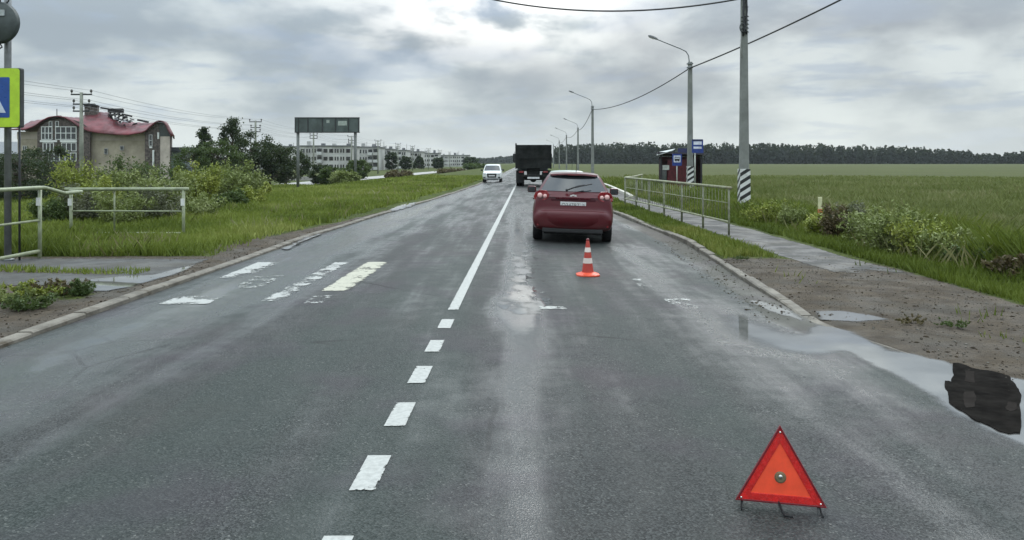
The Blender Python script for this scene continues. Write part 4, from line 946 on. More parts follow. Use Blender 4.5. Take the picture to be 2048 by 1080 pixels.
# ================================================================== house with the burnt red roof (front plane at Y=130)
HY = 130; hs = HY/1600
def hx(x): return (x-1024)*hs
def hz(y): return 1.7+(324-y)*hs
gh_ = -1.15
h = thing('damaged_house', 'beige two storey house with a burnt red metal roof and arched glazed gable', 'house', (0, 0, 0))
M_beige = mat('beige_render', (.36, .32, .25), .85, spec=.2, var=.12, vs=.6, dirt=((.22, .19, .15), .35, .6)); M_band = mat('pale_band', (.42, .37, .32), .8, var=.1, vs=1)
M_brick = mat('dark_brick', (.085, .070, .062), .85, var=.35, vs=3); M_win = glassy('dark_window', (.018, .022, .024), .08); M_frame = mat('window_frame_white', (.66, .68, .66), .5, var=.05)
M_roof = mat('red_metal_roof', (.12, .022, .028), .5, .15, var=.35, vs=.35, dirt=((.20, .085, .09), .5, .7)); M_char = mat('charred_timber', (.018, .017, .017), .9, var=.5)
MB().b(hx(34), hx(342), HY+.5, HY+14, gh_-1, hz(263)).build('wall', M_beige, h)
MB().b(hx(183)+.01, hx(291), HY+.44, HY+.5-.002, hz(281), hz(266)).build('cornice_band', M_band, h); MB().b(hx(33), hx(79), HY+.44, HY+.498, hz(278), hz(264)).build('cornice_band', M_band, h)
# left glazed bay under its arch
def arch(x0, x1, ytop, ybase, n=16):
    pts = [(hx(x0), gh_-1), (hx(x1), gh_-1), (hx(x1), hz(ybase))]; cx, w = (hx(x0)+hx(x1))/2, (hx(x1)-hx(x0))/2
    for k in range(1, n): a = math.pi*k/n; pts.append((cx+w*math.cos(a), hz(ybase)+(hz(ytop)-hz(ybase))*math.sin(a)))
    return pts+[(hx(x0), hz(ybase))]
bay = MB().prism(arch(79, 183, 238, 266), HY-.6, HY+3).build('gable_wall', M_brick, h)
def window(x0, x1, y0, y1, Yf, nx, ny, parent, fw=.10):
    a, b, c, d = hx(x0), hx(x1), hz(y1), hz(y0); w = MB().b(a, b, Yf-.06, Yf-.002, c, d).build('window', M_win, parent)
    f = MB()
    for k in range(nx+1): x = a+(b-a)*k/nx; f.b(x-fw/2, x+fw/2, Yf-.12, Yf-.062, c-fw/2, d+fw/2)
    for k in range(ny+1): z = c+(d-c)*k/ny; f.b(a-fw/2, b+fw/2, Yf-.135, Yf-.118, z-fw/2, z+fw/2)
    f.build('window_frame', M_frame, w); return w
window(88, 109, 254, 279, HY-.6, 3, 2, bay); window(116, 157, 254, 279, HY-.6, 4, 2, bay); window(103, 109, 243, 253, HY-.6, 1, 1, bay, .06); window(116, 122, 243, 253, HY-.6, 1, 1, bay, .06)
window(91, 112, 286, 302, HY-.6, 3, 1, bay); window(128, 157, 286, 302, HY-.6, 3, 1, bay); window(91, 157, 306, 322, HY-.6, 6, 1, bay)
for a, b in ((85, 119), (125, 158)): MB().b(hx(a), hx(b), HY-.75, HY-.602, hz(284.5), hz(280.5)).build('white_lintel', M_frame, bay)
MB().b(hx(172), hx(184)+.01, HY-.62, HY+3, gh_-1, hz(266)).build('brick_pier', M_brick, h)
# right rounded wing
wing = MB().prism(arch(292, 344, 246, 272), HY-.4, HY+11).build('wing_wall', M_brick, h)
MB().b(hx(323), hx(342), HY-.46, HY-.402, gh_-1, hz(272)).build('pale_strip_wall', M_band, wing)
MB().prism([(hx(322), hz(273)), (hx(344), hz(273)), (hx(341), hz(262)), (hx(334), hz(251)), (hx(326), hz(247)), (hx(321), hz(252))], HY-.47, HY-.403).build('gable_panel', mat('dark_green_panel', (.035, .045, .042), .5), wing)
window(301, 307, 270, 292, HY-.4, 1, 2, wing, .05); MB().b(hx(302), hx(307), HY-.6, HY-.42, hz(296.5), hz(293)).build('white_lintel', M_frame, wing); MB().b(hx(308), hx(311), HY-.6, HY-.42, hz(331), hz(300)).build('downpipe', M_frame, wing); MB().b(hx(318), hx(321), HY-.6, HY-.42, hz(278), hz(265)).build('white_sign', M_frame, wing)
window(208, 215, 297, 308, HY+.44, 1, 1, h, .04); window(240, 247, 292, 300, HY+.44, 1, 1, h, .04); window(45, 52, 292, 303, HY+.44, 2, 1, h, .06)
# wavy roof skin: eaves line and ridge line
xs = np.linspace(28, 348, 90)
ea = np.interp(xs, [28, 58, 70, 80, 92, 105, 120, 135, 148, 160, 172, 183, 205, 240, 262, 290, 298, 308, 318, 326, 334, 342, 348], [261, 261, 257, 252, 243, 236.5, 234.5, 236.5, 243, 252, 259, 264, 268, 271, 271.5, 267, 263, 253, 245, 243.5, 247, 262, 274])
ri = np.interp(xs, [28, 50, 70, 120, 150, 165, 185, 200, 215, 228, 240, 260, 300, 318, 326, 348], [258, 240, 237, 234, 233, 226, 222, 221, 224, 232, 240, 243, 244, 243, 243, 272])
ri = np.minimum(ri, ea-.4); V = []; ns = 12
dep = np.interp(xs, [28, 80, 85, 160, 172, 290, 300, 342], [0, 0, 0, 0, 0, 0, 0, 0])
for j in range(2*ns+1):
    u = j/ns
    for i, x in enumerate(xs):
        k = min(u, 2-u); prof = math.sin(k*math.pi/2)**.9; z = hz(ea[i])+(hz(ri[i])-hz(ea[i]))*prof; y = HY-1.1+8.3*u
        kk = y/HY; V.append((hx(x), y, z+.09*math.sin(i*1.7+j)*k+.10))
nx_ = len(xs); F = [(j*nx_+i, j*nx_+i+1, (j+1)*nx_+i+1, (j+1)*nx_+i) for j in range(2*ns) for i in range(nx_-1)]
hole = [f for f in F if not (xs[f[0] % nx_] > 213 and xs[f[0] % nx_] < 238 and ns*.45 < f[0]//nx_ < ns*1.4)]
ro = MB().add(V, hole).build('roof', M_roof, h, True); so = ro.modifiers.new('s', 'SOLIDIFY'); so.thickness = .18; so.offset = 0
# dark soot patch area under the hole, broken battens and two charred brick stacks
ch = MB().b(hx(163), hx(190), HY+4, HY+7, hz(240), hz(209)).build('chimney_stack', M_brick, ro)
ct = MB(); ct.b(hx(162), hx(191), HY+3.8, HY+7.2, hz(209), hz(206.5)).b(hx(168), hx(184), HY+4.5, HY+6.5, hz(206.5), hz(203)).build('stack_cap', M_char, ch)
MB().b(hx(211), hx(243), HY+4, HY+6.5, hz(221), hz(213.5)).build('charred_vent_house', M_char, ro)
random.seed(12)
for k in range(26):
    x = random.uniform(210, 268); y = np.interp(x, [210, 225, 245, 268], [222, 222, 232, 240])+random.uniform(-3, 7); l = random.uniform(4, 16); a = random.uniform(-.5, .35)
    d = HY+random.uniform(2, 5); MB().tube([(hx(x-l/2), d, hz(y-l/2*a)), (hx(x+l/2), d+random.uniform(-1, 1), hz(y+l/2*a))], random.uniform(.06, .13), 5).build('charred_batten', M_char, ro)
for x0_, y0_, x1_, y1_ in ((196, 212, 214, 215), (240, 225, 262, 230), (272, 237, 296, 242), (216, 221, 222, 238), (236, 221, 232, 240), (225, 221, 228, 236)): MB().tube([(hx(x0_), HY+4, hz(y0_)), (hx(x1_), HY+4, hz(y1_))], .16, 5).build('charred_beam', M_char, ro)
for k in range(14):
    x = random.uniform(214, 262); y = np.interp(x, [214, 235, 262], [232, 240, 246])+random.uniform(-4, 8); w = random.uniform(2, 6)
    MB().plate((hx(x), HY+1.5, hz(y)), (hx(x+w), HY+1.4, hz(y+1)), (hx(x+w-1), HY+2.2, hz(y-2.5)), (hx(x-1), HY+2.4, hz(y-3)), .06).build('torn_sheet', _mats['charred_timber'] if k % 2 else mat('grey_sheet', (.22, .22, .23), .4, .3), ro)
MB().tube([(hx(112), HY+1, hz(236)), (hx(112), HY+1, hz(217))], .07, 6).build('antenna_mast', M_dkst, ro); MB().b(hx(113), hx(122), HY, HY+1, hz(236), hz(231)).build('ridge_vent', M_char, ro)
def shear(o):
    # the plan of the house is a parallelogram: its depth runs off to the left
    if o.type == 'MESH':
        for v in o.data.vertices: v.co.x -= max(0, v.co.y-HY)*.42
    for c_ in o.children: shear(c_)
shear(h)
# neighbours
t = thing('low_building', 'low grey green building with a dark flat roof right of the burnt house', 'building', (0, 0, 0))
MB().b(-57.6, -50.5, HY+2, HY+5, -2, hz(303)).build('wall', mat('grey_green_wall', (.20, .24, .24), .8, var=.1), t); MB().b(-57.8, -50.2, HY+1.6, HY+5.4, hz(303)+.002, hz(294)).build('roof', mat('slate_dark', (.06, .07, .075), .6), t); MB().b(hx(362), hx(368), HY+1.95, HY+1.998, hz(315), hz(309)).build('window', M_win, t)
t = thing('small_house', 'small grey house far behind the crossing sign pole', 'house', (0, 0, 0))
MB().b(-118, -101, 165, 175, -2, 3.4).build('wall', mat('pale_grey_wall', (.34, .35, .35), .8), t); MB().add([(-119, 164, 3.4), (-100, 164, 3.4), (-100, 176, 3.4), (-119, 176, 3.4), (-118, 170, 6), (-101, 170, 6)], [(0, 1, 5, 4), (2, 3, 4, 5), (0, 4, 3), (1, 2, 5), (3, 2, 1, 0)]).build('roof', mat('grey_roof', (.16, .17, .18), .6), t)
for k in range(3): MB().b(-115+5*k, -113+5*k, 164.95, 164.998, .6, 2.2).build('window', M_win, t)
# ================================================================== apartment blocks
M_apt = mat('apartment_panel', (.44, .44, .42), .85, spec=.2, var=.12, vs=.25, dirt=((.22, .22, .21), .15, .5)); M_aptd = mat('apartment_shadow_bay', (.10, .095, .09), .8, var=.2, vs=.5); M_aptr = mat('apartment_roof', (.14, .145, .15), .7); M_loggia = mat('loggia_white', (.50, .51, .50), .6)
def block(label, x0, x1, ytop, Y, storeys, bays, seed, dark=()):
    s = Y/1600; X0_, X1_ = (x0-1024)*s, (x1-1024)*s; zt = 1.7+(324-ytop)*s; z0 = -1.5; rr = random.Random(seed)
    t = thing('apartment_block', label, 'apartment block', (0, Y, 0), 0, 'apartment blocks beyond the side road')
    W_ = MB().b(X0_, X1_, 0, 13, z0, zt).build('wall', M_apt, t); MB().b(X0_-.3, X1_+.3, -.3, 13.3, zt+.002, zt+.35).build('roof', M_aptr, t)
    sh = (zt-z0-.8)/storeys; bw = (X1_-X0_)/bays
    for b in range(bays):
        xa = X0_+bw*b
        kind = rr.choice('wwlbw') if b not in dark else 'd'
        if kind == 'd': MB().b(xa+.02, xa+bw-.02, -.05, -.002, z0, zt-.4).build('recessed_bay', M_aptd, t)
        for f_ in range(storeys):
            zf = z0+.6+sh*f_+sh*.30; zc = zf+sh*.48
            if kind in 'ld': o = MB().b(xa+bw*.1, xa+bw*.9, -1.1, -.06, zf-sh*.28, zf+sh*.12).build('balcony', M_loggia if rr.random() < .7 else M_apt, t); MB().b(xa+bw*.14, xa+bw*.86, -.9 if rr.random() < .5 else -.10, -.062, zf+sh*.12+.01, zc+.1).build('window', M_win, t)
            elif kind == 'b': MB().b(xa+bw*.15, xa+bw*.85, -.06, -.002, zf, zc).build('window', M_win, t)
            else:
                for q in (.22, .66): MB().b(xa+bw*(q-.1), xa+bw*(q+.14), -.06, -.002, zf, zc).build('window', M_win, t)
    for k in range(max(2, bays//2)):
        x = X0_+(X1_-X0_)*(k+.3+.4*rr.random())/max(2, bays//2); hh = rr.uniform(.6, 1.5); MB().b(x-.5, x+.6, 4, 5.2, zt+.35, zt+.35+hh).build('chimney', M_aptr if k % 2 else M_apt, t)
    for k in range(2): x = rr.uniform(X0_, X1_); MB().tube([(x, 5, zt), (x, 5, zt+rr.uniform(1.5, 3))], .06, 5).build('roof_aerial', M_dkst, t)
    return t
block('nearest white three storey apartment block behind the billboard posts', 600, 702, 293, 240, 3, 9, 1)
block('pale apartment block between the second billboard post and the power poles', 703, 757, 295, 262, 3, 5, 2, (4,))
block('third apartment block with dark loggias, right of the white ones', 760, 781, 299, 285, 3, 3, 3, (0, 2))
block('fourth distant apartment block partly hidden by trees', 785, 812, 301, 320, 3, 3, 4); block('fifth distant pale apartment block', 814, 843, 304, 350, 3, 4, 5)
block('sixth distant apartment block with dark flat roof', 845, 877, 307, 400, 3, 4, 6); block('seventh long low distant apartment block', 880, 938, 311, 470, 3, 7, 7)
block('apartment block peeping over the dark trees left of the billboard', 520, 592, 294, 300, 3, 5, 8)
t = thing('roadside_wall', 'low pale wall beside the side road under the billboard', 'wall', (0, 0, 0))
MB().b(-33.4, -26, 118, 118.4, -1.6, -.45).build('wall', mat('pale_wall', (.30, .29, .27), .8), t)
# ================================================================== plants
def leafmat(name, a, b, c, rough=.5):
    m, K, p, t = shader(name); at = K.attr('tint')
    base = K.mix(K.ramp(at, 0, .5), a, b); base = K.mix(K.ramp(at, .5, 1), base, c)
    K.put(p.inputs['Base Color'], base); p.inputs['Roughness'].default_value = rough; p.inputs['Specular IOR Level'].default_value = .22
    tl = K.node('ShaderNodeBsdfTranslucent', {0: K.mix(.5, base, (.12, .16, .02))}); mxs = K.node('ShaderNodeMixShader', {0: .22, 1: p.outputs[0], 2: tl})
    t.links.new(mxs, t.nodes['Material Output'].inputs[0]); return m
L_light = leafmat('willow_leaf', (.095, .130, .036), (.185, .225, .07), (.29, .32, .14)); L_yel = leafmat('yellow_green_leaf', (.11, .14, .020), (.21, .25, .042), (.31, .33, .08))
L_mid = leafmat('mid_leaf', (.034, .056, .018), (.062, .096, .030), (.10, .14, .048)); L_dark = leafmat('dark_leaf', (.014, .026, .014), (.028, .046, .022), (.050, .074, .032)); L_grey = leafmat('grey_green_leaf', (.070, .082, .050), (.115, .125, .075), (.17, .17, .12))
L_pine = leafmat('pine_needles', (.008, .014, .012), (.015, .024, .019), (.026, .038, .028), .7); L_brown = leafmat('brown_seed_head', (.06, .045, .025), (.10, .075, .04), (.14, .11, .06)); M_bark = mat('bark', (.07, .058, .042), .9, var=.3, vs=8); M_stem = mat('green_stem', (.09, .10, .04), .7)
L_grass = leafmat('grass_blade', (.085, .120, .018), (.175, .220, .038), (.29, .31, .09), .6)
def leaves(C, S, tint, rg, asp=.45, droop=0):
    """one diamond shaped leaf quad per centre C with size S"""
    n = len(C); d = rg.normal(size=(n, 3)); d[:, 2] -= droop; d /= np.linalg.norm(d, axis=1)[:, None]
    e = rg.normal(size=(n, 3)); e -= (e*d).sum(1)[:, None]*d; e /= np.linalg.norm(e, axis=1)[:, None]; S = np.asarray(S)[:, None]
    V = np.stack([C-d*S*.5, C+e*S*asp*.5, C+d*S*.5, C-e*S*asp*.5], 1).reshape(-1, 3); F = np.arange(4*n).reshape(n, 4)
    return V, F, np.repeat(tint, 4)
def bush_mesh(name, mt, H, Rr, nstem, nleaf, ls, seed, upright=.75, parent=None, asp=.45):
    rg = np.random.default_rng(seed); stems = MB(); C = []; T = []
    for k in range(nstem):
        a = rg.uniform(0, 6.28); rad = Rr*rg.uniform(.15, 1)**.7; hh = H*rg.uniform(.55, 1)*(1-.35*(rad/Rr)**2); p0 = np.array([math.cos(a)*rad*.25, math.sin(a)*rad*.25, -.1]); p2 = np.array([math.cos(a)*rad, math.sin(a)*rad, hh]); p1 = (p0+p2)/2+np.array([-math.cos(a), -math.sin(a), 0])*rad*.2+rg.normal(size=3)*.05*H
        q = [tuple(p0*(1-u)**2+2*p1*u*(1-u)+p2*u*u) for u in (0, .33, .66, 1)]; stems.tube(q, [.012*H+.006, .009*H, .006*H, .002], 4)
        m_ = nleaf//nstem; nt = 5; tw = rg.uniform(.25, 1, nt); ct = rg.uniform(.15, .85)
        for u in tw:
            c = p0*(1-u)**2+2*p1*u*(1-u)+p2*u*u; sp = H*.082*(1.35-u*.75); kk = m_//nt; pts = c+rg.normal(size=(kk, 3))*np.array([sp, sp, sp*1.1]); C.append(pts); T.append(np.clip(ct*.75+rg.uniform(0, .3, kk)+.12*(u-.5), 0, 1))
    C = np.concatenate(C); T = np.concatenate(T); C[:, 2] = np.maximum(C[:, 2], .03); V, F, tt = leaves(C, ls*rg.uniform(.6, 1.4, len(C)), T, rg, asp)
    fo = nmesh('foliage', V, F, mt, {'tint': tt}, parent); st_ = stems.build('stems', M_bark if H > 1.2 else M_stem, parent, fix=False); return fo, st_
def tree_mesh(mt, H, W, nleaf, ls, seed, parent, shape='round', trunk=.28, z0=.15):
    rg = np.random.default_rng(seed); tk = MB(); lean = rg.normal(size=2)*.03*H
    top = np.array([lean[0], lean[1], H*.9]); tk.tube([(0, 0, -.3), tuple(top*.35+[0, 0, .0]), tuple(top*.7), tuple(top)], [.028*H, .02*H, .012*H, .004*H], 7)
    C = []; T = []; nc = 60
    for k in range(nc):
        z = rg.uniform(z0, 1); a = rg.uniform(0, 6.28)
        if shape == 'cone': r = W*(1-z)**.75*1.1+.03*W
        elif shape == 'column': r = W*math.sin(min(1, max(.05, (1.02-z)*1.6))*math.pi/2)*.8
        else: r = W*math.sqrt(max(.02, 1-((z-.55)/.52)**2))
        rad = r*rg.uniform(.3, 1.0)**.5; c = np.array([math.cos(a)*rad+lean[0]*z, math.sin(a)*rad+lean[1]*z, z*H]); base = np.array([lean[0]*z*.8, lean[1]*z*.8, max(.12*H, z*H-.14*H)])
        tk.tube([tuple(base), tuple((base+c)/2+np.array([0, 0, .02*H])), tuple(c)], [.008*H, .005*H, .002*H], 4)
        m_ = nleaf//nc; sp = (.105 if shape != 'cone' else .075)*max(W, H*.35)*rg.uniform(.7, 1.25); pts = c+rg.normal(size=(m_, 3))*np.array([sp, sp, sp*.7]); C.append(pts); T.append(np.clip(rg.uniform(.0, .55)+rg.uniform(0, .45, m_), 0, 1))
    C = np.concatenate(C); T = np.concatenate(T); V, F, tt = leaves(C, ls*rg.uniform(.6, 1.4, len(C)), T, rg, .6)
    crown = nmesh('crown', V, F, mt, {'tint': tt}, parent); trk = tk.build('trunk', M_bark, parent, fix=False); return crown, trk
def share(t_, parts):
    for p_ in parts: q = bpy.data.objects.new(p_[0], p_[1]); col.objects.link(q); q.parent = t_
# shrubs on the left: (label, x px of centre, photo y of top, distance, spread m, material, leaf size)
shr = [
 ('tall yellow green willow shrub in front of the burnt house, left of the concrete pole', 146, 300, 27, .75, L_yel), ('low yellow green shrub at the foot of the concrete pole', 190, 342, 25.5, .8, L_yel),
 ('pale shrub just right of the concrete pole, before the beige wall', 215, 330, 28, .95, L_light), ('dark green shrub between pale ones before the beige wall', 250, 306, 34, 1.0, L_mid),
 ('pale feathery shrub in front of the rounded wing of the house', 287, 325, 29, .9, L_light), ('dark leafy shrub in front of the house wall corner', 305, 308, 36, 1.0, L_mid),
 ('pale shrub behind the right end of the railing', 345, 330, 28, .95, L_light), ('yellow green shrub rising beside the low grey building', 395, 318, 31, 1.1, L_yel),
 ('broad pale shrub before the two dark spruces', 432, 322, 33, 1.2, L_light), ('tall pale shrub just left of the second concrete pole', 478, 316, 36, 1.3, L_light),
 ('dark rounded bush low on the grass, right of the railing', 462, 372, 27.5, .62, L_mid), ('yellow green shrub sloping to the grass right of the pale shrubs', 508, 366, 31, 1.1, L_yel),
 ('grey green shrub behind the left half of the railing', 165, 362, 21.5, .8, L_grey), ('grey green shrub behind the middle of the railing', 235, 368, 20.8, .9, L_light), ('pale mixed shrub behind the right part of the railing', 320, 366, 22, .9, L_grey),
 ('low pale shrub right of the railing end', 400, 376, 23.5, .85, L_light), ('small shrub squeezed between railing and footway pole', 112, 384, 21, .6, L_mid)]
for i, (lab, x, yt, Y, sp, mt) in enumerate(shr):
    X = (x-1024)/1600*Y; z0 = float(gz(X, Y)); H = 1.7+(324-yt)*Y/1600-z0; t = thing('shrub', lab, 'shrub', (X, Y, z0), 0, 'shrubs on the left verge')
    bush_mesh('b', mt, H*1.06, sp, 17, int(4200*max(1, sp)), .085*Y/27+.01, 100+i, parent=t)
# trees further left
tr_ = [
 ('dark pointed spruce, the smaller left one of two before the second pole', 'spruce', 410, 258, 84, 1.7, 'cone', L_dark), ('tallest leaning dark tree left of the second power pole', 'poplar', 462, 238, 84, 2.3, 'column', L_dark),
 ('dense dark tree behind the second power pole', 'tree', 500, 270, 90, 2.9, 'round', L_dark), ('round dark tree right of the second power pole', 'tree', 540, 290, 92, 2.8, 'round', L_dark), ('low dark tree reaching the left billboard post', 'tree', 572, 296, 95, 2.6, 'round', L_dark),
 ('dark green tree filling between the two spruces', 'tree', 440, 285, 80, 2.4, 'round', L_mid), ('mid green tree just left of the small spruce', 'tree', 385, 298, 78, 2.0, 'round', L_mid),
 ('very dark bushy tree low before the left wing of the house', 'tree', 92, 296, 60, 1.9, 'round', L_dark), ('very dark bushy tree beside the crossing sign pole', 'tree', 40, 312, 55, 2.3, 'round', L_dark), ('dark tree hidden below the crossing sign', 'tree', 5, 316, 56, 2.0, 'round', L_dark),
 ('dark bush at the foot of the third power pole', 'bush', 641, 333, 100, 1.5, 'round', L_dark), ('dark green bush left of the right billboard post', 'bush', 668, 336, 92, 1.6, 'round', L_mid), ('pale green bush round the right billboard post', 'bush', 690, 345, 76, 1.4, 'round', L_light), ('tall bush right of the right billboard post', 'bush', 718, 322, 130, 1.9, 'round', L_mid),
 ('dark tree between the second and third apartment blocks', 'tree', 783, 306, 270, 2.2, 'round', L_dark), ('dark tree before the fourth apartment block', 'tree', 812, 314, 270, 2.0, 'round', L_dark), ('dark pointed tree right of the fifth apartment block', 'tree', 838, 313, 300, 2.6, 'cone', L_dark),
 ('dark tree before the sixth apartment block', 'tree', 877, 317, 330, 2.4, 'round', L_dark), ('dark pair of crowns before the long distant block', 'tree', 942, 316, 420, 4.2, 'round', L_dark), ('brownish low bush on the verge before the side road', 'bush', 796, 344, 118, 2.0, 'round', L_brown), ('distant low brownish bush near the verge end', 'bush', 903, 340, 190, 3.2, 'round', L_brown),
 ('distant dark bush left of the oncoming car', 'bush', 950, 330, 240, 4, 'round', L_mid)]
for i, (lab, cat, x, yt, Y, W, shp, mt) in enumerate(tr_):
    X = (x-1024)/1600*Y; z0 = float(gz(X, Y)); H = 1.7+(324-yt)*Y/1600-z0; t = thing(cat if cat != 'poplar' else 'poplar_tree', lab, cat, (X, Y, z0), i*.7)
    tree_mesh(mt, H, W, 7000 if Y < 150 else 3000, .17*Y/80+.02, 300+i, t, shp, z0=.12 if H > 3 else .05)
# weeds right of the footway
wd = [(1560, 392, 16.4, .7, L_yel, 'yellow green weeds right of the striped pole'), (1592, 398, 17.6, .6, L_light, 'pale weeds left of the marker post'), (1672, 396, 18.0, .45, L_brown, 'brownish dry weeds right of the marker post'), (1700, 398, 17.0, .6, L_grey, 'grey green weed clump beside the dry weeds'), (1735, 400, 18.2, .7, L_light, 'loose pale weed clump in the middle of the thicket'),
 (1775, 392, 17.2, .8, L_light, 'tall pale weeds behind the middle of the thicket'), (1812, 410, 16.0, .8, L_light, 'broad pale weed clump near the right end of the thicket'), (1850, 420, 15.4, .8, L_yel, 'yellow green weed clump at the right end of the thicket'), (1905, 450, 14.2, .7, L_light, 'low pale weed clump past the right end of the thicket'), (1965, 478, 13.6, .7, L_mid, 'darkest low weed clump near the right frame edge'), (1530, 396, 22, .9, L_yel, 'bright weeds at the foot of the nearest pole'), (1640, 420, 16, .5, L_yel, 'small yellow weeds in front of the marker post'), (2030, 505, 12.8, .5, L_brown, 'dry brownish weeds at the right frame edge')]
for i, (x, yt, Y, sp, mt, lab) in enumerate(wd):
    X = 6.95+.12*(Y*7.3 % 5) if x > 1540 else (x-1024)/1600*Y; Y = X*1600/(x-1024); z0 = float(gz(X, Y)); H = max(.35, 1.7+(324-yt)*Y/1600-z0); t = thing('weed_clump', lab, 'weeds', (X, Y, z0), 0, 'weed thicket beside the right footway')
    bush_mesh('b', mt, H, sp*.85, 30, 3600, .065, 500+i, parent=t)
for i, (x, y, sp, mt, lab) in enumerate([(20, 604, .5, L_light, 'low tangled weeds on the dirt at the left frame edge'), (70, 592, .45, L_yel, 'low yellow green weeds on the dirt between edge and puddle'), (120, 588, .4, L_brown, 'low brownish weeds touching the left puddle'), (60, 618, .35, L_mid, 'small weed tuft nearest the left kerb'), (168, 590, .25, L_mid, 'tiny weed tuft at the corner of the left puddle')]):
    X, Y, z0 = P(x, y); t = thing('weed_clump', lab, 'weeds', (X, Y, z0), 0, 'weeds on the left dirt shoulder'); bush_mesh('b', mt, .22, sp, 26, 1500, .045, 700+i, parent=t)
for i, (x, y, lab) in enumerate([(1905, 655, 'tiny grass tuft in the dirt above the right puddle'), (1830, 648, 'small brown tuft in the dirt right of the small bright puddle'), (1480, 520, 'tuft at the tip of the right grass strip')]):
    X, Y, z0 = P(x, y); t = thing('weed_clump', lab, 'weeds', (X, Y, z0)); bush_mesh('b', L_mid if i % 2 == 0 else L_brown, .10, .22, 14, 400, .03, 720+i, parent=t)
# ---- grass as stuff
def grass(name, n, rmin, rmax, amin, amax, keep, hgt, seed, mt=L_grass):
    rg = np.random.default_rng(seed); r = rmin*(rmax/rmin)**rg.random(n); a = np.radians(rg.uniform(amin, amax, n)); X = r*np.sin(a); Y = r*np.cos(a); k = rg.random(n) < keep(X, Y); X, Y, r = X[k], Y[k], r[k]; n = len(X)
    z = gz(X, Y); cl = fbm(X*.9, Y*.9, 4); h_ = hgt(X, Y)*rg.uniform(.5, 1.3, n)*(.45+1.1*cl); w = np.maximum(.0032, .00085*r)*rg.uniform(.7, 1.5, n); th = rg.uniform(0, 6.28, n); ln = h_*rg.uniform(.1, .9, n); la = rg.uniform(0, 6.28, n)
    B = np.stack([X, Y, z-.02], -1); D = np.stack([np.cos(th)*w, np.sin(th)*w, 0*w], -1); Tp = B+np.stack([np.cos(la)*ln, np.sin(la)*ln, h_+.02], -1); Md = B+np.stack([np.cos(la)*ln*.50, np.sin(la)*ln*.50, h_*.62], -1)
    V = np.stack([B-D, B+D, Md+D*.6, Tp], 1).reshape(-1, 3); F = np.arange(4*n).reshape(n, 4); tint = np.clip(.30*rg.random(n)+1.5*(fbm(X*.5+5, Y*.35, 5)-.5)+.30, 0, 1)
    o = nmesh(name, V, F, mt, {'tint': np.repeat(tint, 4)}); o['kind'] = 'stuff'; return o
def ml(X, Y):
    dl = Le(Y)-X; n_ = fbm(X*1.2, Y*1.2, 4)-.5
    k = sstep(.65, 1.2, dl+.9*n_)*(Y > 14.4+.5*n_)*(1-.85*gauss(dl-.9, .8)*gauss(Y-16.6, 2))
    k = np.maximum(k, (dl > 1.9+1.2*n_)*(Y < 10.9+.3*n_)*(Y > 9.3+.6*n_+.1*(dl-2))*.9); k = np.maximum(k, .35*(abs(Y-12.3+.12*(X+6)) < .25+.4*n_)*(dl > .9)); return k*(X > -60)*(dl > 0)
grass('grass', 560000, 9, 95, -42, 2, ml, lambda X, Y: np.where(Y < 13, .09, .17+.08*sstep(7.5, 9.5, -X)), 21)
def mr(X, Y):
    n_ = fbm(X*1.2+30, Y*1.2, 4)-.5; dr = X-Re(Y); k = (X > 6.2+.25*n_)*(Y > 4); k = np.maximum(k, (dr > .15)*(X < np.interp(Y, [14.5, 31, 60], [4.8, 4.75, 4.9])-.05+.2*n_)*(Y > 14.4+.8*n_+.0)*(Y < 70)*.8); k = np.maximum(k, (n_ > .22)*.05*(dr > .3)*(X < 6)*(Y < 14)); return k*(dr > .12)
L_grass2 = leafmat('grass_blade_bright', (.070, .100, .014), (.125, .165, .026), (.21, .22, .055), .6)
grass('grass', 420000, 8, 70, 5, 50, lambda X, Y: mr(X, Y)*np.where(X > 9.5, .0, 1), lambda X, Y: np.where(X < 6, .10, .13+.36*sstep(6.9, 7.8, X)*sstep(9.6, 8.8, X+.0*Y)*(.4+fbm(X*1.5, Y*.8, 3))), 22, L_grass2)
L_field = leafmat('field_grass', (.115, .140, .040), (.165, .190, .065), (.23, .23, .11), .7)
grass('field_grass', 400000, 11, 110, 8, 48, lambda X, Y: (X > 9.0+.9*(fbm(X*.6, Y*.6)-.5))*sstep(110, 60, np.hypot(X, Y)), lambda X, Y: .30*(1-.6*sstep(70, 108, np.hypot(X, Y))), 23, L_field)
L_dry = leafmat('dry_stalk', (.13, .12, .05), (.22, .21, .10), (.33, .32, .19), .8)
grass('dry_stalks', 16000, 11, 70, -42, 0, lambda X, Y: ml(X, Y)*(Y > 14)*(fbm(X*.8, Y*.5, 3) > .5), lambda X, Y: .26+0*X, 24, L_dry)
grass('dry_stalks', 14000, 9, 60, 8, 50, lambda X, Y: (X > 6.7)*(fbm(X*.9+4, Y*.6, 3) > .5)*1.0, lambda X, Y: .36+0*X, 25, L_dry)
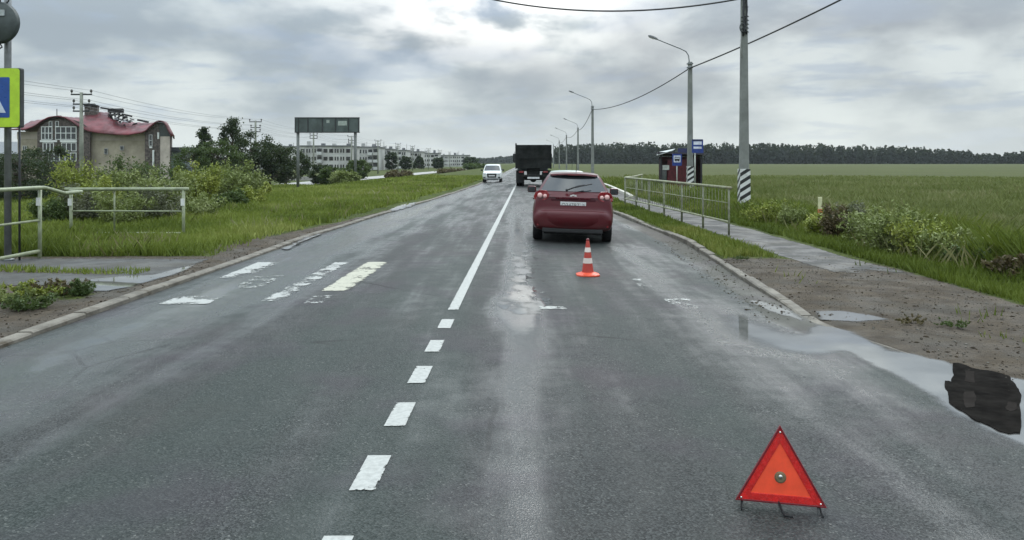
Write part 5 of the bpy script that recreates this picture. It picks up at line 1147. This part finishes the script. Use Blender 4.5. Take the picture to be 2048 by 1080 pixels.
# ---- far woods
def wood(name, X0_, X1_, Yw, n, hf, seed, mt, size, layers=4, dep=40):
    rg = np.random.default_rng(seed); Vv = []; Ff = []; Tt = []; o_ = 0; C = []; S = []; T = []; tk = MB()
    for i in range(n):
        X = rg.uniform(X0_, X1_); Y = Yw+rg.uniform(0, dep); H = hf(X)*rg.uniform(.70, 1.16); W = H*rg.uniform(.13, .24); pine = rg.random() < .6; m_ = 64; z = rg.uniform(0, 1, m_)**1.15
        r = W*np.sqrt(np.clip(1-((z-.6)/.45)**2, .35, 1)) if pine else W*(1.05-z)**.7
        a = rg.uniform(0, 6.28, m_); q = rg.uniform(.2, 1, m_)**.5; C.append(np.stack([X+np.cos(a)*r*q, Y+np.sin(a)*r*q, z*H], -1)); S.append(size*rg.uniform(.6, 1.3, m_)*(1.15-.5*z)); T.append(np.clip(rg.uniform(0, .6)+rg.uniform(0, .4, m_), 0, 1))
        if i % 3 == 0: tk.tube([(X, Y, -1), (X, Y, H*.9)], [.3, .12], 4, False)
    C = np.concatenate(C); V, F, tt = leaves(C, np.concatenate(S), np.concatenate(T), rg, .75); ob = nmesh(name, V, F, mt, {'tint': tt}); ob['kind'] = 'stuff'; return ob
hfun = lambda X: np.interp(X, [40, 60, 150, 250, 330, 385, 400, 415, 430, 700], [14.5, 15.5, 15.8, 15.2, 12.8, 10.2, 7.3, 7.0, 9.2, 8.8])*(.92+.16*float(vnoise(X*.09, .3)))
wood('pine_wood', 38, 720, 660, 1900, hfun, 41, L_pine, 3.0)
wood('distant_wood', -140, 120, 1350, 500, lambda X: 7+5*float(vnoise(X*.02, 2)), 42, L_pine, 4.5, dep=120)
wood('distant_wood', -330, -60, 620, 420, lambda X: 5+2.5*float(vnoise(X*.03, 5)), 43, L_dark, 2.4, dep=120)

# ---- loose stones and grit on the dirt shoulders
def stones(name, n, fx, seed, mt, smin=.004, smax=.016):
    rg = np.random.default_rng(seed); X, Y = fx(rg, n); n = len(X); z = gz(X, Y)
    B = np.array([(1, 0, 0), (-1, 0, 0), (0, 1, 0), (0, -1, 0), (0, 0, .6), (0, 0, -.6)], float); T = np.array([(0, 2, 4), (2, 1, 4), (1, 3, 4), (3, 0, 4), (2, 0, 5), (1, 2, 5), (3, 1, 5), (0, 3, 5)])
    s = (smin+(smax-smin)*rg.random(n)**3)[:, None, None]*rg.uniform(.6, 1.4, (n, 6, 1)); a = rg.uniform(0, 6.28, n); c_, s_ = np.cos(a)[:, None], np.sin(a)[:, None]
    P_ = B[None]*s; x = P_[..., 0]*c_-P_[..., 1]*s_; y = P_[..., 0]*s_+P_[..., 1]*c_
    V = np.stack([x+X[:, None], y+Y[:, None], P_[..., 2]+z[:, None]+.003], -1).reshape(-1, 3); F = (T[None]+6*np.arange(n)[:, None, None]).reshape(-1, 3)
    o = nmesh(name, V, F, mt, {'tint': np.repeat(rg.random(n), 6)}); o['kind'] = 'stuff'; return o
M_grit = leafmat('loose_stone', (.045, .038, .030), (.10, .088, .072), (.20, .19, .165), .7); M_clod = leafmat('mud_clod', (.040, .031, .021), (.075, .058, .040), (.12, .095, .066), .8)
def rsh(rg, n):
    Y = 4+14*rg.random(n)**1.3; X = Re(Y)-.6+rg.random(n)*(6.3-Re(Y)+.6); k = (X < 6.25) & ((Y < 14.6) | (X < Re(Y)-.02)) & (rg.random(n) < .25+.9*fbm(X*2, Y*2)) & ~((X < 3.7) & (Y < 8.6)); return X[k], Y[k]
def lsh(rg, n):
    Y = 6+24*rg.random(n)**1.5; dl = .16+1.0*rg.random(n)**1.2; X = Le(Y)-dl; k = rg.random(n) < .3+.8*fbm(X*2, Y*2); return X[k], Y[k]
stones('gravel', 9000, rsh, 61, M_grit); stones('mud_clods', 2600, rsh, 62, M_clod, .004, .026); stones('gravel', 3500, lsh, 63, M_grit); stones('mud_clods', 1400, lsh, 64, M_clod, .004, .024)
# ---- the damp air
hz_ = MB().b(-900, 1000, -60, 1700, -8, 40).build('haze', None, None); hz_['kind'] = 'stuff'
m = bpy.data.materials.new('damp_air'); m.use_nodes = True; t_ = m.node_tree; t_.nodes.clear()
pv = t_.nodes.new('ShaderNodeVolumePrincipled'); pv.inputs['Color'].default_value = (.82, .88, .90, 1); pv.inputs['Density'].default_value = .0001; pv.inputs['Anisotropy'].default_value = .0
t_.links.new(pv.outputs[0], t_.nodes.new('ShaderNodeOutputMaterial').inputs['Volume']); hz_.data.materials.append(m)
